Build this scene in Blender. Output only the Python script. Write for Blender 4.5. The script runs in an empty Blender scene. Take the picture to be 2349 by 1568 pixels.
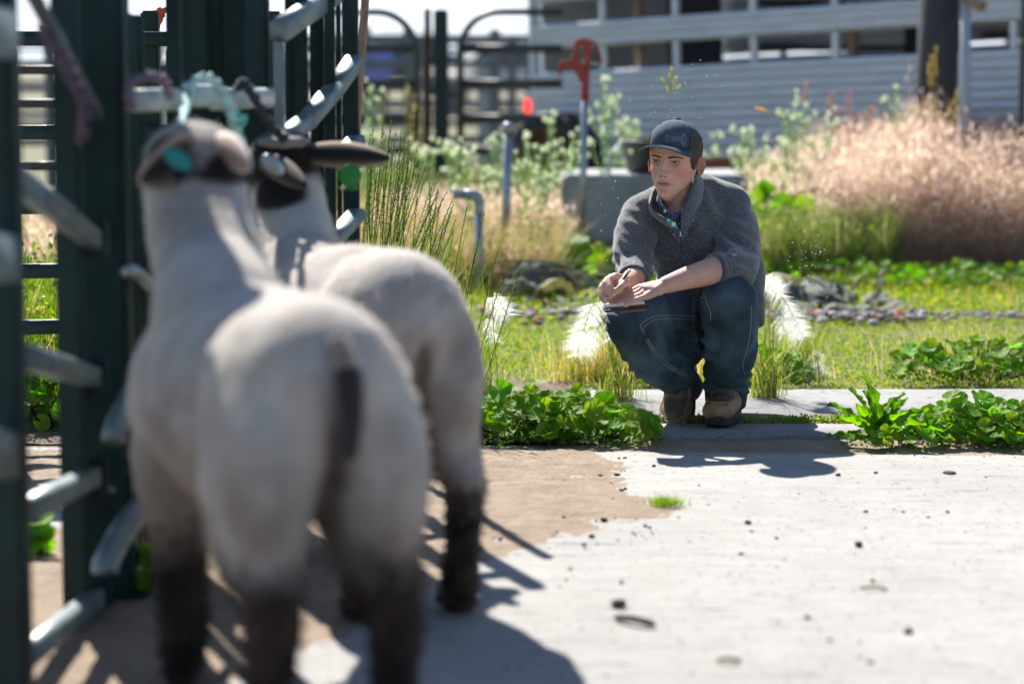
import bpy, bmesh, math, random
import numpy as np
from mathutils import Vector, Matrix, Euler, noise
from mathutils.bvhtree import BVHTree

random.seed(7)
RNG = np.random.default_rng(11)
C = bpy.context.scene.collection
R = math.radians

# ------------------------------------------------------------------ camera, sky, sun, exposure
CAM_H, FPX, PITCH = 1.10, 5546.0, math.atan((784 - 140) / 5546.0)
cam_d = bpy.data.cameras.new('camera')
cam = bpy.data.objects.new('camera', cam_d); C.objects.link(cam)
cam.location = (0, 0, CAM_H); cam.rotation_euler = (math.pi / 2 - PITCH, 0, 0)
cam_d.sensor_width = 36; cam_d.lens = 85; cam_d.clip_start = 0.05; cam_d.clip_end = 40000
cam_d.dof.use_dof = True; cam_d.dof.focus_distance = 7.28; cam_d.dof.aperture_fstop = 2.0
bpy.context.scene.camera = cam

SUN_AZ, SUN_EL = R(-20), R(44)        # azimuth from +Y towards +X, elevation
w = bpy.data.worlds.new('World'); bpy.context.scene.world = w; w.use_nodes = True
nt = w.node_tree; bg = nt.nodes['Background']
sky = nt.nodes.new('ShaderNodeTexSky'); sky.sky_type = 'NISHITA'; sky.sun_disc = False
sky.sun_elevation = SUN_EL; sky.sun_rotation = SUN_AZ
sky.air_density = 1.0; sky.dust_density = 0.05; sky.ozone_density = 4.0
nt.links.new(sky.outputs[0], bg.inputs[0]); bg.inputs[1].default_value = 0.058
sd = bpy.data.lights.new('sun', 'SUN'); sd.energy = 5.0; sd.angle = R(0.5); sd.color = (1, .955, .88)
sun = bpy.data.objects.new('sun', sd); C.objects.link(sun)
sdir = Vector((math.sin(SUN_AZ) * math.cos(SUN_EL), math.cos(SUN_AZ) * math.cos(SUN_EL), math.sin(SUN_EL)))
sun.rotation_euler = sdir.to_track_quat('Z', 'Y').to_euler(); sun.location = (-6, 14, 14)
vs = bpy.context.scene.view_settings
vs.view_transform = 'Standard'; vs.look = 'None'; vs.gamma = 1; vs.exposure = 1.26; vs.use_curve_mapping = False
bpy.context.scene.cycles.max_bounces = 8
bpy.context.scene.cycles.transparent_max_bounces = 12
bpy.context.scene.cycles.use_denoising = True

# ------------------------------------------------------------------ helpers
def P(x, y, Y):
    "photo point (2349 x 1568 measure) at distance Y in front of the photographer -> world"
    d, v = (x - 1174.5) / FPX, (y - 784) / FPX
    s, c = math.sin(PITCH), math.cos(PITCH)
    t = Y / (c - v * s)
    return Vector((d * t, Y, CAM_H + (-s - v * c) * t))
def GY(y):
    v = (y - 784) / FPX; s, c = math.sin(PITCH), math.cos(PITCH)
    return CAM_H / (s + v * c) * (c - v * s)

class MB:
    def __init__(s): s.v = []; s.f = []; s.c = []; s.n = 0; s.m = []
    def add(s, v, f, col=None, mi=0):
        v = np.asarray(v, float).reshape(-1, 3)
        s.v.append(v); s.f.append((np.asarray(f, int) + s.n) if isinstance(f, np.ndarray) else [tuple(i + s.n for i in q) for q in f])
        cc = np.ones((len(v), 4)) if col is None else np.concatenate([np.broadcast_to(np.asarray(col, float), (len(v), 3)), np.ones((len(v), 1))], 1)
        s.c.append(cc); s.n += len(v); s.m.append((len(f), mi))
        return s
    def build(s, name, mat, parent=None, smooth=False, abs_=True):
        me = bpy.data.meshes.new(name)
        V = np.concatenate(s.v)
        if parent is not None and abs_: V = V - np.array(parent.location)
        fl = []; ls = []
        for f in s.f:
            if isinstance(f, np.ndarray):
                fl.append(f.ravel()); ls.append(np.full(len(f), f.shape[1]))
            else:
                fl.append(np.array([i for q in f for i in q], int)); ls.append(np.array([len(q) for q in f], int))
        fl = np.concatenate(fl); ls = np.concatenate(ls)
        me.vertices.add(len(V)); me.vertices.foreach_set('co', V.astype(np.float32).ravel())
        me.loops.add(len(fl)); me.loops.foreach_set('vertex_index', fl.astype(np.int32))
        me.polygons.add(len(ls)); st = np.concatenate([[0], np.cumsum(ls)[:-1]])
        me.polygons.foreach_set('loop_start', st.astype(np.int32)); me.polygons.foreach_set('loop_total', ls.astype(np.int32))
        mats = mat if isinstance(mat, (list, tuple)) else [mat]
        for m in mats: me.materials.append(m)
        if len(mats) > 1:
            me.polygons.foreach_set('material_index', np.concatenate([np.full(n, mi) for n, mi in s.m]).astype(np.int32))
        if smooth: me.polygons.foreach_set('use_smooth', np.ones(len(ls), bool))
        a = me.color_attributes.new('Col', 'FLOAT_COLOR', 'POINT'); a.data.foreach_set('color', np.concatenate(s.c).astype(np.float32).ravel())
        me.update(calc_edges=True); me.validate()
        o = bpy.data.objects.new(name, me); C.objects.link(o)
        if parent is not None: o.parent = parent
        return o

def box_vf(c, sz, rot=None):
    c = np.array(c, float); h = np.array(sz, float) / 2
    v = np.array([[x, y, z] for x in (-1, 1) for y in (-1, 1) for z in (-1, 1)], float) * h
    if rot is not None:
        M = np.array((rot if isinstance(rot, Matrix) else Euler(rot).to_matrix())); v = v @ M.T
    return v + c, [(0, 1, 3, 2), (4, 6, 7, 5), (0, 4, 5, 1), (2, 3, 7, 6), (0, 2, 6, 4), (1, 5, 7, 3)]
def bevbox(name, c, sz, mat, parent=None, bev=0.006, rot=None, segs=2):
    bm = bmesh.new(); bmesh.ops.create_cube(bm, size=1)
    bmesh.ops.scale(bm, vec=sz, verts=bm.verts)
    bmesh.ops.bevel(bm, geom=bm.edges[:], offset=bev, segments=segs, affect='EDGES')
    if rot is not None: bmesh.ops.rotate(bm, matrix=rot if isinstance(rot, Matrix) else Euler(rot).to_matrix(), verts=bm.verts)
    bmesh.ops.translate(bm, vec=Vector(c) - (parent.location if parent is not None else Vector()), verts=bm.verts)
    me = bpy.data.meshes.new(name); bm.to_mesh(me); bm.free(); me.materials.append(mat)
    o = bpy.data.objects.new(name, me); C.objects.link(o)
    if parent is not None: o.parent = parent
    return o
def bar_vf(a, b, wx, wz, roll=0.0):
    "rectangular tube from a to b"
    a = Vector(a); b = Vector(b); d = (b - a).normalized()
    up = Vector((0, 0, 1)) if abs(d.z) < .9 else Vector((0, 1, 0))
    sx = d.cross(up).normalized(); uz = sx.cross(d).normalized()
    q = []
    bv = min(wx, wz) * .16
    for p in (a, b):
        for (i, j) in ((-1, -1), (1, -1), (1, 1), (-1, 1)):
            q.append(p + sx * (i * (wx / 2 - bv)) + uz * (j * wz / 2)); q.append(p + sx * (i * wx / 2) + uz * (j * (wz / 2 - bv)))
    # order ring
    ring = []
    for k in range(2):
        o = k * 8
        ring.append([o + 0, o + 2, o + 3, o + 5, o + 4, o + 6, o + 7, o + 1])
    f = [tuple((ring[0][i], ring[0][(i + 1) % 8], ring[1][(i + 1) % 8], ring[1][i])) for i in range(8)]
    f += [tuple(ring[0][::-1]), tuple(ring[1])]
    return [tuple(p) for p in q], f
def tube_vf(pts, rad, n=10, cap=True):
    pts = [Vector(p) for p in pts]; m = len(pts)
    rad = [rad] * m if not hasattr(rad, '__len__') else list(rad)
    V = []; F = []
    prev = None
    for i, p in enumerate(pts):
        d = (pts[min(i + 1, m - 1)] - pts[max(i - 1, 0)])
        d = d.normalized() if d.length > 1e-9 else Vector((0, 0, 1))
        if prev is None:
            u = d.cross(Vector((0, 0, 1)) if abs(d.z) < .9 else Vector((1, 0, 0))).normalized()
        else:
            u = (prev - d * prev.dot(d)).normalized()
        prev = u; v = d.cross(u)
        for k in range(n):
            a = 2 * math.pi * k / n
            V.append(p + (u * math.cos(a) + v * math.sin(a)) * rad[i])
    for i in range(m - 1):
        for k in range(n):
            k2 = (k + 1) % n
            F.append((i * n + k, i * n + k2, (i + 1) * n + k2, (i + 1) * n + k))
    if cap: F.append(tuple(range(n - 1, -1, -1))); F.append(tuple(range((m - 1) * n, m * n)))
    return [tuple(v) for v in V], F
def lathe_vf(prof, n=24, c=(0, 0, 0)):
    V = []; F = []
    for (r, z) in prof:
        for k in range(n):
            a = 2 * math.pi * k / n; V.append((c[0] + r * math.cos(a), c[1] + r * math.sin(a), c[2] + z))
    for i in range(len(prof) - 1):
        for k in range(n):
            k2 = (k + 1) % n; F.append((i * n + k, i * n + k2, (i + 1) * n + k2, (i + 1) * n + k))
    return V, F
def smooth_curve(pts, k=4):
    "Catmull-Rom"
    pts = [Vector(p) for p in pts]; out = []
    q = [pts[0] * 2 - pts[1]] + pts + [pts[-1] * 2 - pts[-2]]
    for i in range(1, len(q) - 2):
        for j in range(k):
            t = j / k; p0, p1, p2, p3 = q[i - 1:i + 3]
            out.append(.5 * ((2 * p1) + (p2 - p0) * t + (2 * p0 - 5 * p1 + 4 * p2 - p3) * t * t + (3 * p1 - p0 - 3 * p2 + p3) * t ** 3))
    out.append(pts[-1]); return out
def mesh1(name, vf, mat, parent=None, smooth=False, col=None):
    return MB().add(vf[0], vf[1], col).build(name, mat, parent, smooth)

def thing(name, label, cat, loc=(0, 0, 0), rot=(0, 0, 0), group=None):
    o = bpy.data.objects.new(name, None); C.objects.link(o); o.empty_display_size = .1
    o.location = loc; o.rotation_euler = rot; tag(o, label, cat, group); return o
def tag(o, label=None, cat=None, group=None, kind=None):
    if label: o['label'] = label
    if cat: o['category'] = cat
    if group: o['group'] = group
    if kind: o['kind'] = kind
    return o

# --- organic shapes: capsules and ellipsoids fused by voxel remesh, then relaxed
def cap_vf(a, ra, b, rb, n=16):
    a = Vector(a); b = Vector(b); d = b - a; L = max(d.length, 1e-6); d = d / L
    u = d.cross(Vector((0, 0, 1)) if abs(d.z) < .9 else Vector((1, 0, 0))).normalized(); v = d.cross(u)
    st = []
    for k in range(0, 6): t = math.pi / 2 * k / 6; st.append((a - d * (ra * math.cos(t)), ra * math.sin(t)))
    st.append((a, ra)); st.append((b, rb))
    for k in range(1, 7): t = math.pi / 2 * k / 6; st.append((b + d * (rb * math.sin(t)), rb * math.cos(t)))
    V = []; F = []
    for p, r in st:
        r = max(r, 1e-5)
        for k in range(n):
            an = 2 * math.pi * k / n; V.append(p + (u * math.cos(an) + v * math.sin(an)) * r)
    for i in range(len(st) - 1):
        for k in range(n):
            k2 = (k + 1) % n; F.append((i * n + k, i * n + k2, (i + 1) * n + k2, (i + 1) * n + k))
    F.append(tuple(range(n - 1, -1, -1))); F.append(tuple(range((len(st) - 1) * n, len(st) * n)))
    return [tuple(x) for x in V], F
def ell_vf(c, r, rot=None, n=20, m=12):
    V = []; F = []
    Mr = Euler(rot).to_matrix() if rot is not None and not isinstance(rot, Matrix) else rot
    for i in range(m + 1):
        t = math.pi * i / m
        for k in range(n):
            a = 2 * math.pi * k / n
            p = Vector((r[0] * max(math.sin(t), 1e-4) * math.cos(a), r[1] * max(math.sin(t), 1e-4) * math.sin(a), r[2] * math.cos(t)))
            if Mr is not None: p = Mr @ p
            V.append(tuple(p + Vector(c)))
    for i in range(m):
        for k in range(n):
            k2 = (k + 1) % n; F.append((i * n + k, (i + 1) * n + k, (i + 1) * n + k2, i * n + k2))
    F.append(tuple(range(n))); F.append(tuple(range((m + 1) * n - 1, m * n - 1, -1)))
    return V, F
def fuse(parts, voxel=.008, relax=6):
    "-> (verts Nx3, faces Nx4) of the fused skin"
    mb = MB()
    for v, f in parts: mb.add(v, f)
    o = mb.build('tmp', bpy.data.materials.get('wool') or bpy.data.materials.new('wool_tmp'))
    md = o.modifiers.new('r', 'REMESH'); md.mode = 'VOXEL'; md.voxel_size = voxel
    dg = bpy.context.evaluated_depsgraph_get(); dg.update()
    me = bpy.data.meshes.new_from_object(o.evaluated_get(dg))
    n = len(me.vertices); V = np.empty(n * 3, np.float32); me.vertices.foreach_get('co', V); V = V.reshape(-1, 3).astype(float)
    ne = len(me.edges); E = np.empty(ne * 2, np.int32); me.edges.foreach_get('vertices', E); E = E.reshape(-1, 2)
    nf = len(me.polygons); Fq = np.empty(nf * 4, np.int32)
    lt = np.empty(nf, np.int32); me.polygons.foreach_get('loop_total', lt)
    if (lt == 4).all(): me.loops.foreach_get('vertex_index', Fq); F = Fq.reshape(-1, 4)
    else: F = [tuple(p.vertices) for p in me.polygons]
    V = relaxV(V, E, relax)
    me0 = o.data; bpy.data.objects.remove(o); bpy.data.meshes.remove(me0); bpy.data.meshes.remove(me)
    return V, F, E
def relaxV(V, E, it):
    deg = np.zeros(len(V)); np.add.at(deg, E[:, 0], 1); np.add.at(deg, E[:, 1], 1)
    deg = np.maximum(deg, 1)[:, None]
    for i in range(it):
        S = np.zeros_like(V); np.add.at(S, E[:, 0], V[E[:, 1]]); np.add.at(S, E[:, 1], V[E[:, 0]])
        lam = .6
        V = V * (1 - lam) + S / deg * lam
    return V
def normals(V, F):
    F = np.asarray(F); N = np.zeros_like(V)
    fn = np.cross(V[F[:, 2]] - V[F[:, 0]], V[F[:, 3]] - V[F[:, 1]])
    for k in range(4): np.add.at(N, F[:, k], fn)
    return N / np.maximum(np.linalg.norm(N, axis=1), 1e-12)[:, None]
def fbm(V, sc, seed=0, octv=3):
    "cheap smooth noise from rotated sines, -1..1"
    r = np.random.default_rng(seed); out = np.zeros(len(V)); amp = 1; tot = 0
    for o in range(octv):
        for k in range(4):
            d = r.normal(size=3); d /= np.linalg.norm(d); ph = r.uniform(0, 6.28)
            d2 = r.normal(size=3); d2 /= np.linalg.norm(d2)
            out += amp * np.sin(V @ d * sc * 6.28 + ph + 1.7 * np.sin(V @ d2 * sc * 4.1 + ph * 2)) * .25
        tot += amp; amp *= .5; sc *= 2.1
    return out / tot

# ------------------------------------------------------------------ materials
def mat(name, col=(.5, .5, .5), rough=.7, metal=0, var=0, vscale=8, bump=0, bscale=60, attr=False, trans=0, spec=.5, sss=0, sheen=0, stretch=None, col2=None, detail=6):
    m = bpy.data.materials.new(name); m.use_nodes = True
    N = m.node_tree.nodes; L = m.node_tree.links; b = N['Principled BSDF']; out = N['Material Output']
    b.inputs['Roughness'].default_value = rough; b.inputs['Metallic'].default_value = metal
    b.inputs['Specular IOR Level'].default_value = spec
    tc = N.new('ShaderNodeTexCoord'); vec = tc.outputs['Object']
    if stretch:
        mp = N.new('ShaderNodeMapping'); mp.inputs['Scale'].default_value = stretch; L.new(vec, mp.inputs[0]); vec = mp.outputs[0]
    if attr:
        a = N.new('ShaderNodeAttribute'); a.attribute_name = 'Col'
        mx = N.new('ShaderNodeMix'); mx.data_type = 'RGBA'; mx.blend_type = 'MULTIPLY'; mx.inputs[0].default_value = 1
        L.new(a.outputs['Color'], mx.inputs['A']); mx.inputs['B'].default_value = (*col, 1); cs = mx.outputs['Result']
    else:
        rgb = N.new('ShaderNodeRGB'); rgb.outputs[0].default_value = (*col, 1); cs = rgb.outputs[0]
    if var or col2:
        n = N.new('ShaderNodeTexNoise'); n.inputs['Scale'].default_value = vscale; n.inputs['Detail'].default_value = detail; n.inputs['Roughness'].default_value = .65
        L.new(vec, n.inputs['Vector'])
        cr = N.new('ShaderNodeMapRange'); cr.inputs[1].default_value = .35; cr.inputs[2].default_value = .65
        L.new(n.outputs['Fac'], cr.inputs[0])
        if col2:
            mx2 = N.new('ShaderNodeMix'); mx2.data_type = 'RGBA'; L.new(cr.outputs[0], mx2.inputs[0]); L.new(cs, mx2.inputs['A']); mx2.inputs['B'].default_value = (*col2, 1)
            cs = mx2.outputs['Result']
        else:
            cr.inputs[3].default_value = 1 - var; cr.inputs[4].default_value = 1 + var
            mx2 = N.new('ShaderNodeMix'); mx2.data_type = 'RGBA'; mx2.blend_type = 'MULTIPLY'; mx2.inputs[0].default_value = 1
            L.new(cs, mx2.inputs['A']); L.new(cr.outputs[0], mx2.inputs['B']); cs = mx2.outputs['Result']
    L.new(cs, b.inputs['Base Color'])
    if bump:
        n = N.new('ShaderNodeTexNoise'); n.inputs['Scale'].default_value = bscale; n.inputs['Detail'].default_value = 5
        L.new(vec, n.inputs['Vector'])
        bp = N.new('ShaderNodeBump'); bp.inputs['Strength'].default_value = bump; bp.inputs['Distance'].default_value = .01
        L.new(n.outputs['Fac'], bp.inputs['Height']); L.new(bp.outputs[0], b.inputs['Normal'])
    if sss:
        b.inputs['Subsurface Weight'].default_value = sss; b.inputs['Subsurface Radius'].default_value = (1, .25, .12); b.inputs['Subsurface Scale'].default_value = .012
    if sheen: b.inputs['Sheen Weight'].default_value = sheen; b.inputs['Sheen Roughness'].default_value = .5
    if trans:
        t = N.new('ShaderNodeBsdfTranslucent'); mxs = N.new('ShaderNodeMixShader'); mxs.inputs[0].default_value = trans
        hs = N.new('ShaderNodeHueSaturation'); hs.inputs['Saturation'].default_value = 1.15; hs.inputs['Value'].default_value = 1.9; L.new(cs, hs.inputs['Color'])
        L.new(hs.outputs[0], t.inputs['Color']); L.new(b.outputs[0], mxs.inputs[1]); L.new(t.outputs[0], mxs.inputs[2]); L.new(mxs.outputs[0], out.inputs['Surface'])
    return m

M = {}
M['wool'] = mat('wool', (1, 1, 1), .95, attr=True, var=.12, vscale=14, bump=.5, bscale=160, sheen=.12, spec=.15)
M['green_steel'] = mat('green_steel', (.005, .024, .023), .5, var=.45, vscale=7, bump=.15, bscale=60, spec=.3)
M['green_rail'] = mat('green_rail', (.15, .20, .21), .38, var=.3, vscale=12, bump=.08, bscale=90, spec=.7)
M['sunlit_rail'] = mat('sunlit_rail', (.36, .41, .41), .35, var=.3, vscale=12, spec=.7)  # lighter copy of green_rail, sunlight put into the base colour
M['dark_rail'] = mat('dark_rail', (.035, .035, .033), .45, var=.3, vscale=12, spec=.6)
M['galv'] = mat('galvanized', (.33, .37, .40), .42, metal=.75, var=.25, vscale=30, bump=.05)
M['alu'] = mat('trailer_aluminium', (.62, .66, .70), .45, metal=.3, var=.12, vscale=3, stretch=(1, 1, 6), bump=.05, bscale=20)
M['red_iron'] = mat('red_iron', (.36, .045, .03), .5, var=.3, vscale=40, bump=.2)
M['concrete'] = mat('concrete', (.47, .46, .44), .9, var=.0, col2=(.37, .36, .35), vscale=3, bump=.35, bscale=60, detail=10)
M['block'] = mat('block_concrete', (.30, .31, .31), .9, var=.2, vscale=5, bump=.25, bscale=50)
M['sand'] = mat('sand', (.31, .235, .165), .95, col2=(.22, .16, .11), vscale=11, bump=.9, bscale=120, detail=10)
M['dirt'] = mat('dirt', (.17, .125, .085), .95, col2=(.10, .075, .05), vscale=7, bump=1, bscale=50, detail=10)
M['ground'] = mat('ground', (.16, .13, .085), .95, col2=(.10, .115, .04), vscale=1.3, bump=.8, bscale=30)
M['rubber'] = mat('rubber', (.02, .02, .022), .7, bump=.1)
M['rust'] = mat('rust', (.13, .05, .025), .8, var=.4, vscale=14)
M['plastic_black'] = mat('plastic_black', (.022, .02, .02), .45)
M['fibre'] = mat('wool_fibre', (1, 1, 1), .8, attr=True, trans=.55, spec=.2)
M['leaf'] = mat('leaf', (1, 1, 1), .62, attr=True, var=.3, vscale=40, trans=.5, spec=.25)
M['grass'] = mat('grass', (1, 1, 1), .55, attr=True, trans=.45, spec=.35)
M['straw'] = mat('straw', (1, 1, 1), .7, attr=True, trans=.5, spec=.2)
M['fluff'] = mat('fluff', (.8, .8, .76), .8, trans=.45, spec=.1)
M['weathered_wood'] = mat('weathered_wood', (.075, .075, .08), .9, col2=(.035, .035, .04), vscale=14, stretch=(6, 6, .5), bump=.7, bscale=30)
M['plank_wood'] = mat('plank_wood', (.30, .20, .13), .85, var=.3, vscale=8, stretch=(5, 5, .6), bump=.3)
M['pvc'] = mat('pvc', (.42, .47, .52), .45, var=.08)
M['hill'] = mat('hill', (.24, .23, .17), 1, var=.2, vscale=.002)
M['skin'] = mat('skin', (1, 1, 1), .5, attr=True, sss=.22, spec=.4, bump=.05, bscale=400, var=.06, vscale=60)
M['hair'] = mat('hair', (.045, .028, .018), .6, bump=.8, bscale=300, stretch=(1, 1, .2))
M['eye_white'] = mat('eye_white', (.55, .52, .5), .25)
M['iris'] = mat('iris', (.045, .05, .03), .2)
M['pupil'] = mat('pupil', (.005, .005, .005), .1)
M['orange'] = mat('orange_twine', (.75, .12, .03), .7)
M['pale_rope'] = mat('pale_rope', (.35, .55, .5), .8, var=.5, vscale=60)
M['teal_tag'] = mat('teal_tag', (.015, .28, .28), .4, trans=.3)
M['green_tag'] = mat('green_tag', (.012, .17, .035), .4, trans=.3)
M['white_cloth'] = mat('white_print', (.8, .8, .8), .6)
M['glass_dark'] = mat('glass_dark', (.02, .03, .04), .08)
M['car_white'] = mat('car_white', (.75, .75, .75), .25)
M['stone'] = mat('stone', (.24, .24, .24), .9, attr=True, var=.3, vscale=30, bump=.5)

def woven(name, c1, c2, scale, rough=.9, bump=.4, sheen=.3, thr=.5, soft=.08, big=None, stretch=None):
    m = mat(name, c1, rough, sheen=sheen, spec=.15, stretch=stretch); N = m.node_tree.nodes; L = m.node_tree.links; b = N['Principled BSDF']
    tc = [n for n in N if n.type == 'TEX_COORD'][0]; vec = tc.outputs['Object']
    if stretch: vec = [n for n in N if n.type == 'MAPPING'][0].outputs[0]
    n = N.new('ShaderNodeTexNoise'); n.inputs['Scale'].default_value = scale; n.inputs['Detail'].default_value = 2; L.new(vec, n.inputs['Vector'])
    r = N.new('ShaderNodeMapRange'); r.inputs[1].default_value = thr - soft; r.inputs[2].default_value = thr + soft; L.new(n.outputs['Fac'], r.inputs[0])
    mx = N.new('ShaderNodeMix'); mx.data_type = 'RGBA'; L.new(r.outputs[0], mx.inputs[0]); mx.inputs['A'].default_value = (*c1, 1); mx.inputs['B'].default_value = (*c2, 1)
    cs = mx.outputs['Result']
    if big:
        n2 = N.new('ShaderNodeTexNoise'); n2.inputs['Scale'].default_value = big[0]; n2.inputs['Detail'].default_value = 3; L.new(tc.outputs['Object'], n2.inputs['Vector'])
        r2 = N.new('ShaderNodeMapRange'); r2.inputs[1].default_value = .35; r2.inputs[2].default_value = .65; r2.inputs[3].default_value = 1 - big[1]; r2.inputs[4].default_value = 1 + big[1]; L.new(n2.outputs['Fac'], r2.inputs[0])
        m2 = N.new('ShaderNodeMix'); m2.data_type = 'RGBA'; m2.blend_type = 'MULTIPLY'; m2.inputs[0].default_value = 1; L.new(cs, m2.inputs['A']); L.new(r2.outputs[0], m2.inputs['B']); cs = m2.outputs['Result']
    L.new(cs, b.inputs['Base Color'])
    bp = N.new('ShaderNodeBump'); bp.inputs['Strength'].default_value = bump; bp.inputs['Distance'].default_value = .004; L.new(n.outputs['Fac'], bp.inputs['Height']); L.new(bp.outputs[0], b.inputs['Normal'])
    return m
M['sweater'] = woven('sweater_knit', (.045, .048, .052), (.165, .175, .19), 330, thr=.52, soft=.12, big=(6, .15), sheen=.5)
M['denim'] = woven('denim', (.024, .046, .070), (.075, .122, .160), 420, bump=.3, big=(8, .5), sheen=.04, thr=.5, soft=.2)
M['denim_edge'] = woven('denim_seam', (.03, .05, .07), (.16, .19, .2), 300, bump=.3, big=(30, .5))
M['denim_inside'] = mat('denim_inside', (.16, .19, .19), .9, var=.2, vscale=60)
M['stitch'] = mat('stitch_thread', (.34, .32, .25), .8)
M['shirt'] = woven('printed_shirt', (.03, .03, .09), (.45, .45, .6), 330, bump=.1, thr=.56, soft=.03)
M['cap'] = woven('cap_cloth', (.055, .080, .105), (.075, .10, .13), 500, bump=.15, big=(20, .08), sheen=.05)
M['cap_dark'] = woven('cap_mesh', (.035, .052, .072), (.055, .078, .10), 500, bump=.3, sheen=.05)
M['cap_print'] = mat('cap_print', (.24, .30, .34), .6)
M['boot'] = mat('boot_leather', (.40, .225, .12), .65, col2=(.25, .14, .075), vscale=24, bump=.25, bscale=80)
M['boot_dark'] = mat('boot_vamp', (.12, .075, .058), .6, var=.3, vscale=30, bump=.2)
M['sole'] = mat('boot_sole', (.025, .023, .022), .8, var=.3, vscale=40)
M['paper'] = mat('paper', (.62, .66, .72), .7)
M['leather_cover'] = mat('leather_cover', (.17, .06, .03), .55)
M['notebook_edge'] = mat('notebook_edge', (.16, .19, .13), .7)
M['pencil_body'] = mat('pencil_body', (.05, .03, .045), .3)
M['metal_tip'] = mat('metal_tip', (.5, .55, .6), .25, metal=.9)
M['tail_red'] = mat('tail_lamp_red', (.7, .02, .02), .2)
_b = M['tail_red'].node_tree.nodes['Principled BSDF']; _b.inputs['Emission Color'].default_value = (1, .03, .03, 1); _b.inputs['Emission Strength'].default_value = 1.1
M['shirt_far'] = mat('lavender_shirt', (.22, .25, .5), .9, trans=.3)
M['dark_cloth'] = mat('dark_cloth', (.02, .025, .04), .9)


# ================================================================== SETTING
def poly_sd(px, py, poly):
    "signed distance, positive inside"
    d = np.full(px.shape, 1e9); inside = np.zeros(px.shape, bool); n = len(poly)
    for i in range(n):
        ax, ay = poly[i]; bx, by = poly[(i + 1) % n]
        ex, ey = bx - ax, by - ay; wx, wy = px - ax, py - ay
        t = np.clip((wx * ex + wy * ey) / (ex * ex + ey * ey + 1e-12), 0, 1)
        d = np.minimum(d, np.hypot(wx - ex * t, wy - ey * t))
        c = ((ay > py) != (by > py)) & (px < (bx - ax) * (py - ay) / (by - ay + 1e-12) + ax)
        inside ^= c
    return np.where(inside, d, -d)
def grid_mesh(name, xs, ys, zf, mat, smooth=True):
    X, Y = np.meshgrid(xs, ys); Z = zf(X, Y)
    V = np.stack([X.ravel(), Y.ravel(), Z.ravel()], 1); nx, ny = len(xs), len(ys)
    i = np.arange(nx - 1); j = np.arange(ny - 1); I, J = np.meshgrid(i, j); a = (J * nx + I).ravel()
    F = np.stack([a, a + 1, a + nx + 1, a + nx], 1)
    return MB().add(V, F).build(name, mat, None, smooth)

def near_axis(lo, hi, step, far, k=14):
    a = np.arange(lo, hi + 1e-6, step); r = np.geomspace(step * 3, far, 26)
    return np.concatenate([(lo - r)[::-1], a, hi + r])
def g3(X, Y, sc, seed): return fbm(np.stack([X.ravel(), Y.ravel(), 0 * X.ravel()], 1), sc, seed).reshape(X.shape)
def ground_z(X, Y):
    z = .018 * g3(X, Y, .5, 3) + .010 * g3(X, Y, 2.2, 4) - .012
    under = (Y < 8.12) & (X > -6)
    edge = np.clip((8.16 - Y) / .05, 0, 1)
    z = z - .05 * edge * (X > -.05) - .02 * edge * (X <= -.05)
    far = np.clip((np.abs(Y) - 60) / 300, 0, 1); z = z * (1 - far) - .02
    return z
xs = near_axis(-7, 7, .11, 20000); ys = near_axis(1, 26, .11, 20000)
tag(grid_mesh('ground', xs, ys, ground_z, M['ground']), kind='structure')

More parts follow.
